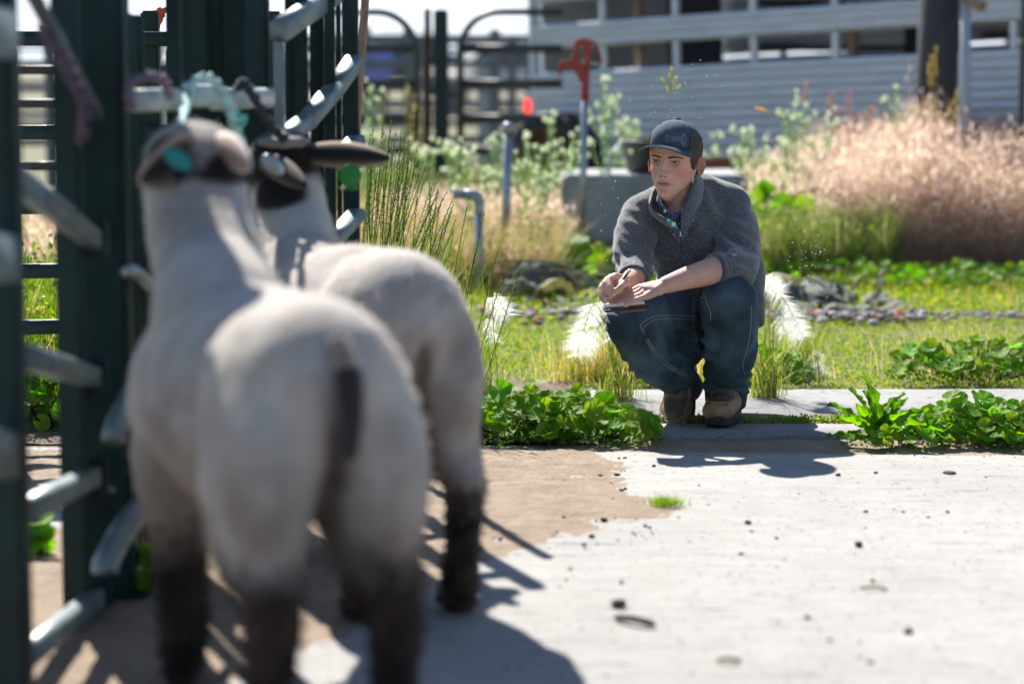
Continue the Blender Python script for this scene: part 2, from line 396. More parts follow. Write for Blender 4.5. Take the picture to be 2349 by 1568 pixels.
# concrete: pale, broom lines running across, fine aggregate
def concrete_mat(name, base, dark, line=.35):
    m = mat(name, base, .88, spec=.3); N = m.node_tree.nodes; L = m.node_tree.links; b = N['Principled BSDF']
    tc = N.new('ShaderNodeTexCoord')
    def noise_(scale, st, det=8, rough=.6):
        mp = N.new('ShaderNodeMapping'); mp.inputs['Scale'].default_value = st; L.new(tc.outputs['Object'], mp.inputs[0])
        n = N.new('ShaderNodeTexNoise'); n.inputs['Scale'].default_value = scale; n.inputs['Detail'].default_value = det; n.inputs['Roughness'].default_value = rough
        L.new(mp.outputs[0], n.inputs['Vector']); return n.outputs['Fac']
    def rng(s, a, c, lo=0, hi=1):
        r = N.new('ShaderNodeMapRange'); r.inputs[1].default_value = a; r.inputs[2].default_value = c; r.inputs[3].default_value = lo; r.inputs[4].default_value = hi; L.new(s, r.inputs[0]); return r.outputs[0]
    def mix(f, A, B, blend='MIX'):
        x = N.new('ShaderNodeMix'); x.data_type = 'RGBA'; x.blend_type = blend
        (L.new(f, x.inputs[0]) if not isinstance(f, float) else setattr(x.inputs[0], 'default_value', f))
        for s, k in ((A, 'A'), (B, 'B')):
            if isinstance(s, tuple): x.inputs[k].default_value = (*s, 1)
            else: L.new(s, x.inputs[k])
        return x.outputs['Result']
    big = rng(noise_(1.4, (1, 1, 1), 8), .38, .62)
    lines = noise_(3.2, (1, 7, 1), 8, .72); spots = noise_(48, (1, .8, 1), 4); pits = noise_(20, (1, 2.2, 1), 5)
    c = mix(big, base, tuple(x * .86 for x in base))
    c = mix(rng(lines, .585, .66, 0, line), c, dark)
    c = mix(rng(spots, .60, .66, 0, .85), c, dark); c = mix(rng(noise_(11, (1, 1.6, 1), 8, .75), .42, .70, 0, .5), c, tuple(x * .62 for x in base))
    c = mix(rng(noise_(5, (1, 2.5, 1), 9, .75), .55, .72, 0, .6), c, (.33, .26, .19))
    c = mix(rng(noise_(2.2, (1, 5, 1), 10, .8), .52, .66, 0, .35), c, tuple(x * .6 for x in base))
    L.new(c, b.inputs['Base Color'])
    ad = N.new('ShaderNodeMath'); ad.operation = 'SUBTRACT'; L.new(rng(pits, .55, .75, 1, 0), ad.inputs[0]); L.new(rng(lines, .5, .75, 0, 1), ad.inputs[1])
    bp = N.new('ShaderNodeBump'); bp.inputs['Strength'].default_value = .45; bp.inputs['Distance'].default_value = .004
    L.new(ad.outputs[0], bp.inputs['Height']); L.new(bp.outputs[0], b.inputs['Normal'])
    return m
M['slab'] = concrete_mat('slab_concrete', (.34, .33, .315), (.09, .095, .085), .9)
M['walk'] = concrete_mat('walk_concrete', (.27, .27, .27), (.07, .07, .068), .5)

def slab(name, corners, top, thick, m, seed=1):
    "outline with worn, slightly chipped edge"
    r = np.random.default_rng(seed); pts = []
    for i in range(4):
        a = Vector(corners[i]); b = Vector(corners[(i + 1) % 4]); n = max(2, int((b - a).length / .07))
        for k in range(n):
            p = a.lerp(b, k / n); nn = Vector((-(b - a).y, (b - a).x)).normalized()
            o = r.normal() * .004 + (.012 * abs(r.normal()) if r.random() < .12 else 0)
            pts.append(p + nn * o)
    n = len(pts); ctr = sum(pts, Vector((0, 0))) / n
    V = []; 
    for (ins, z) in ((0, top - thick), (0, top - .012), (.006, top - .003), (.016, top)):
        for p in pts:
            q = p + (ctr - p).normalized() * ins; V.append((q.x, q.y, z))
    F = []
    for l in range(3):
        for k in range(n): k2 = (k + 1) % n; F.append((l * n + k, l * n + k2, (l + 1) * n + k2, (l + 1) * n + k))
    F.append(tuple(range(3 * n, 4 * n)))
    return tag(MB().add(V, F).build(name, m), kind='structure')
slab('concrete_apron', [(-3.4, 1.2), (3.4, 1.2), (3.4, 6.62), (-3.4, 6.98)], 0.0, .12, M['slab'], 2)
slab('walkway', [(.20, 7.05), (4.2, 6.98), (4.2, 7.27), (.20, 7.29)], 0.004, .10, M['walk'], 3)
slab('walkway', [(.24, 7.37), (4.2, 7.35), (4.2, 8.10), (.26, 8.04)], 0.006, .10, M['walk'], 4)

# sand and dirt blown and trodden over the apron
outl = [(1345, 1030), (1400, 1060), (1440, 1085), (1425, 1105), (1455, 1125), (1500, 1158), (1570, 1166), (1480, 1185), (1400, 1197), (1330, 1225), (1240, 1240), (1150, 1275), (1100, 1290), (1000, 1330), (930, 1390), (800, 1460), (560, 1500), (420, 1620), (200, 1760), (0, 1900), (-500, 1900), (-500, 1030)]
pw = [(P(x, y, GY(y)).x, GY(y)) for x, y in outl]
hole = [(P(x, y, GY(y)).x, GY(y)) for x, y in [(-20, 1120), (60, 1105), (170, 1120), (165, 1205), (60, 1215), (-20, 1200)]]
def sand_z(X, Y):
    sd_ = poly_sd(X, Y, pw); n = g3(X, Y, 2.0, 20) * .05 + g3(X, Y, 4.0, 21) * .035 + g3(X, Y, 13, 22) * .022
    hd = -poly_sd(X, Y, hole)
    e = np.minimum(sd_, hd) + n
    h = np.clip(e / .22, -1, 1) * .006 + np.clip(e, 0, .6) * .008 + g3(X, Y, 24, 25) * .0011 + g3(X, Y, 9, 26) * .0013
    rough = g3(X, Y, 6, 23) * .006 + g3(X, Y, 17, 24) * .004
    h = h + rough * np.clip(e / .1, 0, 1)
    return np.where(e < -.25, -.02, h)
xs = np.arange(-2.6, 1.2, .011); ys = np.arange(3.4, 6.93, .013)
tag(grid_mesh('sand', xs, ys, sand_z, M['sand']), kind='structure')
def strip_z(X, Y): return -.006 + .008 * g3(X, Y, 5, 31) + .004 * g3(X, Y, 16, 32)
tag(grid_mesh('dirt_strip', np.arange(-3, 4.2, .03), np.arange(6.60, 7.42, .02), strip_z, M['sand']), kind='structure')
tag(grid_mesh('dirt_bank', np.arange(-3.2, .26, .03), np.arange(6.90, 8.3, .03), lambda X, Y: .004 + .012 * g3(X, Y, 4, 33) + .006 * g3(X, Y, 13, 34), M['dirt']), kind='structure')

# far hills
def hill_z(X, Y):
    z = 70 + 45 * np.sin(X / 900 + 2.2) + 26 * np.sin(X / 330 + 1) + 9 * np.sin(X / 90)
    return z * np.clip(1 - np.abs(Y - 8600) / 1400, 0, 1) ** .8 + 6 * np.sin(X / 60 + Y / 90) * np.clip(1 - np.abs(Y - 8600) / 1400, 0, 1) - 3
tag(grid_mesh('hills', np.linspace(-9000, 9000, 400), np.linspace(7200, 10000, 22), hill_z, M['hill']), kind='structure')

# air between the camera and the far hills
def haze_box():
    m = bpy.data.materials.new('haze_air'); m.use_nodes = True; N = m.node_tree.nodes; N.clear(); out = N.new('ShaderNodeOutputMaterial'); v = N.new('ShaderNodeVolumePrincipled')
    v.inputs['Color'].default_value = (.80, .88, 1, 1); v.inputs['Density'].default_value = 1.6e-4; v.inputs['Anisotropy'].default_value = .3
    m.node_tree.links.new(v.outputs[0], out.inputs['Volume'])
    V, F = box_vf((0, 5000, 198), (42000, 46000, 400)); V[:, 2] = np.where(V[:, 2] > 100, 260, -2.5)
    o = mesh1('haze', (V, F), m); tag(o, kind='stuff'); tag(o, 'pale blue haze softening the distant hills', 'haze'); return o
haze_box()

# ================================================================== FENCES, GATES, CHUTE
def rail(parent, a, b, wx, wz, m, name='rail'): return mesh1(name, bar_vf(a, b, wx, wz), m, parent)
def post(parent, p, z0, z1, w, m, d=None, name='post'):
    return bevbox(name, (p.x, p.y, (z0 + z1) / 2), (w, d or w, z1 - z0), m, parent, bev=min(w, d or w) * .12)

# near panel at the left edge, seen almost end on
t = thing('stock_fence', 'dark green stock panel with pale slanting rails at the left edge', 'fence', (P(8, 800, 3.9).x, 3.9, 0))
post(t, P(6, 800, 3.9), 0, 1.75, .068, M['green_steel'])
post(t, P(166, 800, 4.75), 0, 1.75, .052, M['green_steel'])
rail(t, P(60, -40, 4.1), P(222, 262, 4.78), .022, .026, M['dark_rail'])
for (a, b) in (((20, 398), (212, 548)), ((20, 806), (212, 864)), ((20, 1190), (212, 1092)), ((20, 1535), (222, 1370))):
    bevbox('bracket', P(b[0] + 6, b[1], 4.80), (.05, .045, .075), M['green_steel'], t, .005)
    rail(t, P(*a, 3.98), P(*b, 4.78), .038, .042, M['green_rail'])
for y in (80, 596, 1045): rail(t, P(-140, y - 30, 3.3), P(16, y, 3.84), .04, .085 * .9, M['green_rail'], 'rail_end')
t = thing('fence_post', 'broad dark green steel post left of the near sheep', 'post', (P(240, 800, 4.9).x, 4.9, 0))
post(t, P(243, 800, 4.92), 0, 1.8, .108, M['green_steel'])
bevbox('base_plate', (P(243, 800, 4.92).x, 4.92, .008), (.17, .17, .012), M['green_steel'], t, .003)

t = thing('tie_rail', 'horizontal tie rail in a painted sunlit tone with halters looped over it, above the two sheep heads', 'rail', (P(450, 228, 5.2).x, 5.3, 0))
for (x0, x1, y, Y0, Y1) in ((292, 400, 232, 4.98, 5.1), (412, 492, 222, 5.12, 5.2), (500, 610, 228, 5.22, 5.7)):
    rail(t, P(x0, y, Y0), P(x1, y - 4, Y1), .045, .047, M['sunlit_rail'])
post(t, P(402, 200, 5.12), .62, 1.75, .028, M['green_steel'])
t = thing('bent_rail', 'pale bent steel rails behind the near sheep flank, at its left side', 'rail', (P(300, 1100, 4.8).x, 4.8, 0))
for (a, Ya, b, Yb, w_) in (((264, 985), 4.7, (345, 850), 5.0, .048), ((245, 1285), 4.6, (350, 1130), 4.95, .052), ((258, 1108), 4.9, (330, 1080), 5.2, .04)):
    a, b = P(*a, Ya), P(*b, Yb)
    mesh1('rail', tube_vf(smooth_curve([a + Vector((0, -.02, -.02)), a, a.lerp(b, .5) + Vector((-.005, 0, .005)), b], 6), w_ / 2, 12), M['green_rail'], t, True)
for x, Y in ((300, 5.2), (322, 5.3)): post(t, P(x, 600, Y), 0, 1.2, .03, M['green_steel'])
mesh1('latch', tube_vf(smooth_curve([P(278, 628, 4.9), P(300, 620, 4.85), P(322, 632, 4.9), P(345, 655, 4.95)], 5), .013, 10), M['galv'], t, True)

def panel(name, label, x0, Y0, x1, Y1, zs, wz, posts, m, m2=None, cat='fence', group=None, pw_=.05, top=None):
    a, b = P(x0, 140, Y0), P(x1, 140, Y1); t = thing(name, label, cat, ((a.x + b.x) / 2, (a.y + b.y) / 2, 0), group=group)
    for z in zs:
        rail(t, (a.x, a.y, z), (b.x, b.y, z + random.uniform(-.006, .006)), .035, wz, m)
    for f in posts:
        q = a.lerp(b, f); post(t, q + Vector((0, .03, 0)), 0, top or max(zs) + .08, pw_, m2 or m)
    return t
z_ = lambda y, Y: P(0, y, Y).z
panel('pipe_fence', 'dark green six-rail fence behind the left posts, its flat tops catching sunlight', -160, 6.9, 640, 7.15, [z_(y, 7.0) for y in (88, 302, 473, 618, 747)], .042, (.12, .62, .98), M['green_steel'], group='rail fences')
panel('pipe_fence', 'rusty brown rail fence just beyond the dark green six-rail fence', -200, 9.2, 640, 9.6, [z_(y, 9.4) for y in (160, 236, 379)], .035, (.25, .7), M['dark_rail'], group='rail fences')

# loading chute
t = thing('loading_chute', 'green steel loading chute with slanting rails and upright slats, beside the tall grass', 'chute', (P(720, 140, 6.1).x, 6.1, 0))
for (xa, xb, Y) in ((384, 478, 5.95), (480, 562, 6.02)):
    c = P((xa + xb) / 2, 140, Y); ww = (xb - xa) / (FPX / Y)
    post(t, c, .02, 1.32, ww, M['green_steel'], .04, 'channel')
    post(t, c + Vector((-ww * .3, -.03, 0)), .35, 1.32, .03, M['green_steel'], .02, 'channel_flange')
for (xa, xb, Y, z1) in ((562, 618, 5.85, 1.32), (786, 822, 6.28, 1.32)):
    post(t, P((xa + xb) / 2, 140, Y), 0, z1, (xb - xa) / (FPX / Y), M['green_steel'], .06)
for (xa, xb, Y) in ((655, 676, 6.05), (677, 705, 6.02), (712, 742, 6.15), (744, 769, 6.1), (772, 782, 6.35)):
    post(t, P((xa + xb) / 2, 140, Y), .45 if xa < 740 else 0, 1.30, (xb - xa) / (FPX / Y), M['green_steel'], .03, 'slat')
post(t, P(640, 200, 5.8), .45, z_(95, 5.8), .024, M['green_rail'], .045, 'frame_upright')
rail(t, P(762, -12, 6.2), P(640, 72, 5.8), .05, .052, M['green_rail'], 'top_rail')
mesh1('rail', bar_vf(P(814, 140, 6.2), P(766, 206, 6.1), .05, .036), M['green_rail'], t)
mesh1('rail', bar_vf(P(768, 203, 6.1), P(700, 282, 5.95), .05, .036), M['green_rail'], t)
mesh1('rail', bar_vf(P(704, 277, 5.95), P(640, 325, 5.85), .05, .036), M['green_rail'], t)
mesh1('rail', bar_vf(P(818, 322, 6.22), P(760, 380, 6.1), .05, .03), M['green_rail'], t)
mesh1('rail', bar_vf(P(820, 490, 6.22), P(755, 560, 6.08), .05, .03), M['green_rail'], t)
t = thing('board_fence', 'dark brown upright boards behind the broad left post and the near sheep neck', 'fence', (P(315, 140, 5.6).x, 5.6, 0))
M['dark_board'] = mat('dark_board', (.022, .016, .013), .9, var=.4, vscale=10, stretch=(5, 5, .5), bump=.4)
for i_, px_b in enumerate((262, 290, 318)): post(t, P(px_b, 140, 5.62), .02 + .03 * i_, 1.06 - .04 * i_, .026, M['dark_board'], .02, 'board')
rail(t, P(250, 560, 5.66), P(332, 562, 5.66), .02, .03, M['dark_board'])
t = thing('plank', 'bare wooden plank standing upright behind the green end post', 'plank', (P(832, 140, 6.7).x, 6.7, 0))
rail(t, P(842, -60, 6.6), P(812, 380, 6.75), .02, .048, M['plank_wood'], 'board'); rail(t, P(812, 380, 6.75), (P(806, 380, 6.8).x, 6.8, 0), .02, .048, M['plank_wood'], 'board')

# hanging twine and white pipe behind the fences
tw = smooth_curve([P(376, 18, 7.2), P(360, 40, 7.2), P(348, 75, 7.2), P(352, 130, 7.2), P(345, 200, 7.2), P(348, 300, 7.2)], 6)
mb = MB()
for k in range(3):
    pts = [p + Vector((.012 * math.sin(i * .8 + k * 2), .01 * math.cos(i * .7 + k), 0)) for i, p in enumerate(tw)]
    mb.add(*tube_vf(pts, [.004 + .006 * min(1, i / 6) for i in range(len(pts))], 7))
tag(mb.build('twine', M['orange'], None, True), 'frayed orange baling twine hanging behind the left posts', 'twine')
t = thing('drain_pipe', 'grey upright pipe standing behind the far-left rails', 'pipe', (P(190, 60, 9.8).x, 9.8, 0))
mesh1('pipe', tube_vf([(P(192, 60, 9.8).x, 9.8, 0), (P(192, 60, 9.8).x, 9.8, 1.5)], .045, 14), M['pvc'], t, True)
mesh1('collar', tube_vf([P(192, 85, 9.8), P(192, 72, 9.8)], .055, 14), M['pvc'], t, True)

# ---- far pens
def arch_gate(label, x0, x1, Y, corner):
    "x0,x1 photo span; corner 'l' or 'r' is where the top tube curves down"
    a, b = P(x0, 140, Y), P(x1, 140, Y); t = thing('tube_gate', label, 'gate', ((a.x + b.x) / 2, Y, 0), group='far tube gates')
    zt = z_(28, Y); rr = .26
    s = 1 if corner == 'l' else -1
    X0 = a.x if corner == 'l' else b.x; X1 = b.x if corner == 'l' else a.x
    pts = [(X0, Y, .05), (X0, Y, zt - rr)]
    for k in range(1, 9):
        an = math.pi / 2 * k / 8; pts.append((X0 + s * rr * (1 - math.cos(an)), Y, zt - rr + rr * math.sin(an)))
    pts.append((X1, Y, zt))
    mesh1('frame', tube_vf(pts, .024, 10), M['dark_rail'], t, True)
    for y in (112, 192, 272, 345): rail(t, (X0, Y, z_(y, Y)), (X1, Y, z_(y, Y)), .045, .055, M['dark_rail'])
    return t
arch_gate('dark tube gate with rounded left corner, between the green post and the trailer', 1056, 1290, 16.2, 'l')
arch_gate('dark tube gate with rounded right corner, just left of the far green post', 700, 955, 15.8, 'r')
t = thing('gate_post', 'tall green square post between the two rounded gates', 'post', (P(1012, 140, 16).x, 16, 0))
post(t, P(1012, 140, 16), 0, z_(22, 16), .095, M['green_steel'])
t = thing('gate_post', 'slim brown post directly beside the tall green square post', 'post', (P(982, 140, 16.1).x, 16.1, 0))
post(t, P(981, 140, 16.1), 0, z_(20, 16.1), .045, M['rust']); 
for z in (.55, .9, 1.1): bevbox('hinge', (P(992, 140, 16.1).x, 16.08, z), (.10, .03, .05), M['dark_rail'], t, .005)
M['far_rail'] = mat('far_rail', (.11, .125, .14), .4, metal=.3)
for i, (Y, n) in enumerate(((21, 6), (27, 6), (34, 5))):
    lab = ('grey six-rail pen fence nearest behind the far gates', 'grey pen fence in the middle row behind the far gates', 'grey pen fence in the farthest row behind the far gates')[i]
    panel('pen_fence', lab, -100, Y, 1330, Y + 1.2, [.18 + k * 1.35 / n for k in range(n)], .05, [j / 7 + .03 * i for j in range(7)], M['far_rail'], group='pen fences', pw_=.1)
t = thing('pen_post', 'thick blue-grey post in the pens beyond the right far gate', 'post', (P(1112, 140, 22).x, 22, 0))
post(t, P(1112, 140, 22.5), 0, z_(132, 22.5), .13, M['galv'])

# ================================================================== TRAILER, PIPES, POLE
tr_o = P(1222, 140, 17.5); ang = math.atan2(-2.5, 2.68)
TR = thing('stock_trailer', 'long slatted aluminium stock trailer with corrugated side, behind the crouching man', 'trailer', (tr_o.x, tr_o.y, .39), (0, -R(2.3), ang))
def tb(name, lo, hi, m=None, bev=.004, parent=None):
    c = [(a + b) / 2 for a, b in zip(lo, hi)]; s = [abs(b - a) for a, b in zip(lo, hi)]
    bm = bmesh.new(); bmesh.ops.create_cube(bm, size=1); bmesh.ops.scale(bm, vec=s, verts=bm.verts)
    if bev: bmesh.ops.bevel(bm, geom=bm.edges[:], offset=min(bev, min(s) * .4), segments=1, affect='EDGES')
    bmesh.ops.translate(bm, vec=c, verts=bm.verts); me = bpy.data.meshes.new(name); bm.to_mesh(me); bm.free(); me.materials.append(m or M['alu'])
    o = bpy.data.objects.new(name, me); C.objects.link(o); o.parent = parent or TR; return o
def corr(name, x0, x1, y, z0, z1, pitch=.062, amp=.018):
    n = max(2, int(round((z1 - z0) / pitch))); zs = []; ds = []
    for k in range(n):
        for f, d in ((0, 0), (.12, 0), (.3, 1), (.72, 1), (.9, 0)): zs.append(z0 + (k + f) * (z1 - z0) / n); ds.append(-amp * d)
    zs.append(z1); ds.append(0)
    V = [(x, y + d, z) for x in (x0, x1) for z, d in zip(zs, ds)]; k = len(zs)
    F = [(i, k + i, k + i + 1, i + 1) for i in range(k - 1)]
    V += [(x, y + .03, z) for x in (x0, x1) for z in (z0, z1)]; F += [(0, 2 * k, 2 * k + 2, k), (k - 1, 2 * k - 1, 2 * k + 3, 2 * k + 1), (2 * k, 2 * k + 1, 2 * k + 3, 2 * k + 2)]
    o = MB().add(V, F).build(name, M['alu'], TR, False, abs_=False); return o
TL, TW = 7.6, 2.1
for (y, s) in ((0, 1), (TW, -1)):
    for z0, z1 in (((.06, .62), (.79, .96), (1.12, 1.27), (1.42, 1.75)) if y == 0 else ((.06, .725), (.750, 1.75))): corr('side_panel', .03, TL, y, z0, z1)
    k = 0; x = .0
    while x < TL:
        tb('side_post', (x, y - .012, .0), (x + .055, y + .045, 1.75)) if k == 0 else [tb('side_post', (x, y + .004, z0), (x + .05, y + .04, z1)) for z0, z1 in (((.62, .79), (.96, 1.12), (1.27, 1.42)) if y == 0 else ((.725, .750),))]
        x += .66; k += 1
    tb('bottom_rail', (0, y - .02, -.02), (TL, y + .05, .06)); tb('top_rail', (0, y - .02, 1.75), (TL, y + .05, 1.82))
tb('roof', (0, 0, 1.82), (TL, TW, 1.86)); tb('deck', (0, .05, .0), (TL, TW - .05, .05), M['rust'])
for x in (1.9, 3.7, 5.4): 
    for dz in (.25, .5, .7, 1.0, 1.2, 1.5): tb('divider_bar', (x, .08, dz), (x + .03, TW - .05, dz + .045), M['dark_rail'])
for x0_, x1_ in ((.3, .8), (2.4, 2.9), (4.4, 4.7), (6.0, 6.4)): tb('dark_sheet', (x0_, 1.2, .05), (x1_, 1.23, 1.7), M['dark_cloth'])  # dark sheets added inside to stop light coming through the slots
for x in (.9, 2.7, 4.6, 6.2): tb('inner_post', (x, .1, .05), (x + .05, .16, 1.8), M['plank_wood'])
for y in (.1, 1.1, 1.95): tb('rear_post', (-.03, y, .0), (.02, y + .05, 1.8))
tb('rear_door', (.03, .08, .05), (.055, 2.02, 1.45))
for z in (.1, .35, .6, .85, 1.1, 1.35): tb('rear_gate_bar', (-.03, .1, z), (0, 2, z + .06))
tb('tail_lamp', (-.045, -.03, .34), (-.005, .01, .435), M['tail_red'], .008); tb('tail_lamp', (-.045, TW - .01, .34), (-.005, TW + .04, .435), M['tail_red'], .008)
tb('frame_rail', (0, .35, -.16), (TL, .43, -.02), M['rust']); tb('frame_rail', (0, 1.65, -.16), (TL, 1.73, -.02), M['rust'])
def wheel(cx, cy, r=.37):
    o = MB(); prof = [(r - .12, -.10), (r - .03, -.115), (r, -.08), (r, .08), (r - .03, .115), (r - .12, .10)]
    V, F = lathe_vf(prof, 36); V = [(v[0] + cx, v[2] + cy, v[1] - .06) for v in V]; w_ = o.add(V, F).build('wheel', M['rubber'], TR, True, abs_=False)
    V, F = lathe_vf([(r - .12, -.09), (r - .15, -.05), (r - .17, -.02), (.10, -.02), (.09, -.06), (.02, -.07), (.001, -.07)], 30); V = [(v[0], v[2], v[1]) for v in V]
    rm = MB().add([(v[0] + cx, v[1] + cy, v[2] - .06) for v in V], F).build('rim', M['rust'], TR, True, abs_=False); rm.parent = w_
wheel(.30, -.10, .40); wheel(.30, 2.1, .40)
tb('gooseneck_beam', (TL, .9, .5), (TL + 1.4, 1.2, .75), M['rust'])

# yard hydrant
b0 = P(1336, 600, 12.6); hx = P(1338, 140, 12.6).x
t = thing('yard_hydrant', 'tall yard hydrant with red cast head and galvanised standpipe, in front of the concrete block', 'hydrant', (hx, 12.6, 0))
H = lambda x, y: P(x, y, 12.6)
mesh1('standpipe', tube_vf([(H(1334, 600).x, 12.6, -.02), H(1342, 205)], .0185, 14), M['galv'], t, True)
mesh1('sleeve', tube_vf([H(1342, 232), H(1343, 182)], .0215, 14), M['red_iron'], t, True)
# cast head: a flat forked casting with a hole, spout to the left
def extrude_px(name, outline, holes, Y, th, m, parent, bev=.004):
    cu = bpy.data.curves.new('t', 'CURVE'); cu.dimensions = '2D'; cu.fill_mode = 'BOTH'; cu.extrude = th / 2; cu.bevel_depth = bev; cu.bevel_resolution = 2
    for ol in [outline] + holes:
        sp = cu.splines.new('POLY'); sp.points.add(len(ol) - 1); sp.use_cyclic_u = True
        for i, (x, y) in enumerate(ol): p = P(x, y, Y); sp.points[i].co = (p.x, p.z, 0, 1)
    ob = bpy.data.objects.new('t', cu); C.objects.link(ob); dg = bpy.context.evaluated_depsgraph_get(); dg.update()
    me = bpy.data.meshes.new_from_object(ob.evaluated_get(dg)); bpy.data.objects.remove(ob)
    M4 = Matrix(((1, 0, 0, 0), (0, 0, -1, Y), (0, 1, 0, 0), (0, 0, 0, 1)))
    me.transform(M4); me.transform(Matrix.Translation(-parent.location)); me.name = name; me.materials.clear(); me.materials.append(m)
    o = bpy.data.objects.new(name, me); C.objects.link(o); o.parent = parent; return o
extrude_px('head', [(1329, 188), (1326, 178), (1318, 162), (1300, 157), (1290, 160), (1288, 170), (1281, 170), (1281, 153), (1286, 141), (1308, 140), (1312, 128), (1318, 100), (1321, 92), (1332, 89), (1352, 90), (1360, 98), (1356, 108), (1352, 140), (1353, 165), (1350, 186)], [[(1329, 104), (1340, 104), (1340, 148), (1324, 138)]], 12.6, .028, M['red_iron'], t, .0015)
mesh1('handle', tube_vf(smooth_curve([H(1348, 95), H(1362, 97), H(1373, 115), H(1378, 140), H(1374, 150)], 6), [.007] * 25, 8), M['red_iron'], t, True)
mesh1('link_rod', tube_vf([H(1345, 143), H(1374, 149)], .006, 8), M['metal_tip'], t, True)
mesh1('bolt', tube_vf([H(1338, 143) + Vector((0, -.035, 0)), H(1338, 143) + Vector((0, .02, 0))], .009, 10), M['metal_tip'], t, True)
mesh1('spout', tube_vf([H(1285, 160), H(1285, 173)], .011, 10), M['dark_rail'], t, True)

t = thing('standpipe', 'upright galvanised pipe with blue-grey cap, left of the yard hydrant', 'pipe', (P(1160, 300, 12.3).x, 12.3, 0))
mesh1('pipe', tube_vf([(P(1156, 600, 12.3).x, 12.3, -.02), P(1166, 300, 12.3)], .023, 14), M['galv'], t, True)
mesh1('cap', tube_vf([P(1166, 308, 12.3), P(1166, 288, 12.3), P(1166, 281, 12.3)], [.03, .029, .02], 12), M['galv'], t, True)
t = thing('elbow_pipe', 'short galvanised pipe with elbow bent to the left, beside the tall green grass', 'pipe', (P(1100, 500, 11.4).x, 11.4, 0))
E = lambda x, y: P(x, y, 11.4)
mesh1('pipe', tube_vf([(E(1098, 600).x, 11.4, -.02), E(1099, 470)], .019, 14), M['galv'], t, True)
mesh1('elbow', tube_vf(smooth_curve([E(1099, 490), E(1099, 462), E(1088, 448), E(1066, 446)], 6), .025, 14), M['galv'], t, True)
mesh1('nozzle', tube_vf([E(1072, 446), E(1040, 445), E(1038, 445)], [.02, .02, .026], 12), M['galv'], t, True)

# concrete block and tub
by0, bx0, bx1 = 13.1, P(1290, 400, 13.1).x, P(1712, 400, 13.1).x
bz = P(1400, 402, 13.1).z
t = thing('concrete_block', 'low grey concrete block carrying a black tub, behind the crouching man', 'block', ((bx0 + bx1) / 2, by0 + .35, 0))
bevbox('block', ((bx0 + bx1) / 2, by0 + .4, (.115 + bz) / 2), (bx1 - bx0, .8, bz - .115), M['block'], t, .018, segs=3)
bevbox('footing', ((bx0 + bx1) / 2, by0 + .4, .055), (bx1 - bx0 + .02, .82, .11), M['block'], t, .012)
cx = P(1500, 400, 13.45).x; r0 = .15; tb_z = bz
t = thing('tub', 'black plastic tub with rolled rim, on the concrete block', 'tub', (cx, 13.42, tb_z))
prof = [(.001, .004), (.145, .004), (.15, .01), (.175, .12), (.178, .125), (.182, .15), (.19, .155), (.195, .168), (.19, .182), (.176, .182), (.172, .16), (.14, .02), (.001, .02)]
mesh1('shell', lathe_vf(prof, 40, (cx, 13.42, tb_z)), M['plastic_black'], t, True)
mesh1('rope_handle', tube_vf(smooth_curve([(cx - .19, 13.3, tb_z + .16), (cx - .25, 13.25, tb_z + .1), (cx - .26, 13.22, tb_z + .0)], 5), .01, 8), M['pvc'], t, True)
t = thing('steel_channel', 'rusty maroon steel channel lying behind the concrete block, right of the face', 'beam', (P(1650, 385, 14.3).x, 14.3, .3))
a, b = P(1595, 380, 14.3), P(1702, 380, 14.3)
mesh1('web', bar_vf(a, b, .02, .085), M['rust'], t); mesh1('flange', bar_vf(a + Vector((0, .03, .045)), b + Vector((0, .03, .045)), .07, .01), M['rust'], t)
for q in (a, b): mesh1('leg', bar_vf(q + Vector((0, .02, -.04)), (q.x, q.y + .02, 0), .05, .05), M['rust'], t)

# utility pole, conduit
px_ = P(2155, 140, 13.9).x
t = thing('utility_pole', 'thick weathered dark wooden pole rising from the dry grass', 'pole', (px_, 13.9, 0))
V, F = tube_vf([(P(2148, 700, 13.9).x, 13.9, -.05), P(2148, 240, 13.9), P(2162, -250, 13.9)], [.125, .118, .115], 28)
mesh1('trunk', (V, F), M['weathered_wood'], t, True)
t = thing('conduit', 'pale grey plastic conduit with beige elbow fitting, right of the wooden pole', 'conduit', (P(2212, 140, 13.7).x, 13.7, 0))
mesh1('pipe', tube_vf([(P(2206, 700, 13.7).x, 13.7, 0), P(2216, -60, 13.7)], .03, 14), M['pvc'], t, True)
mesh1('fitting', tube_vf(smooth_curve([P(2195, -12, 13.7), P(2222, 0, 13.65), P(2240, 10, 13.6), P(2254, 14, 13.55)], 5), [.022] * 8 + [.03] * 8, 12), M['plank_wood'], t, True)
mesh1('strap', tube_vf([P(2202, 262, 13.7), P(2214, 262, 13.7)], .036, 12), M['pvc'], t, True)
t = thing('steel_post', 'dark slim steel post at the right edge, in front of the trailer', 'post', (P(2345, 140, 13.6).x, 13.6, 0))
post(t, P(2346, 140, 13.6), 0, 2.0, .03, M['dark_rail'])

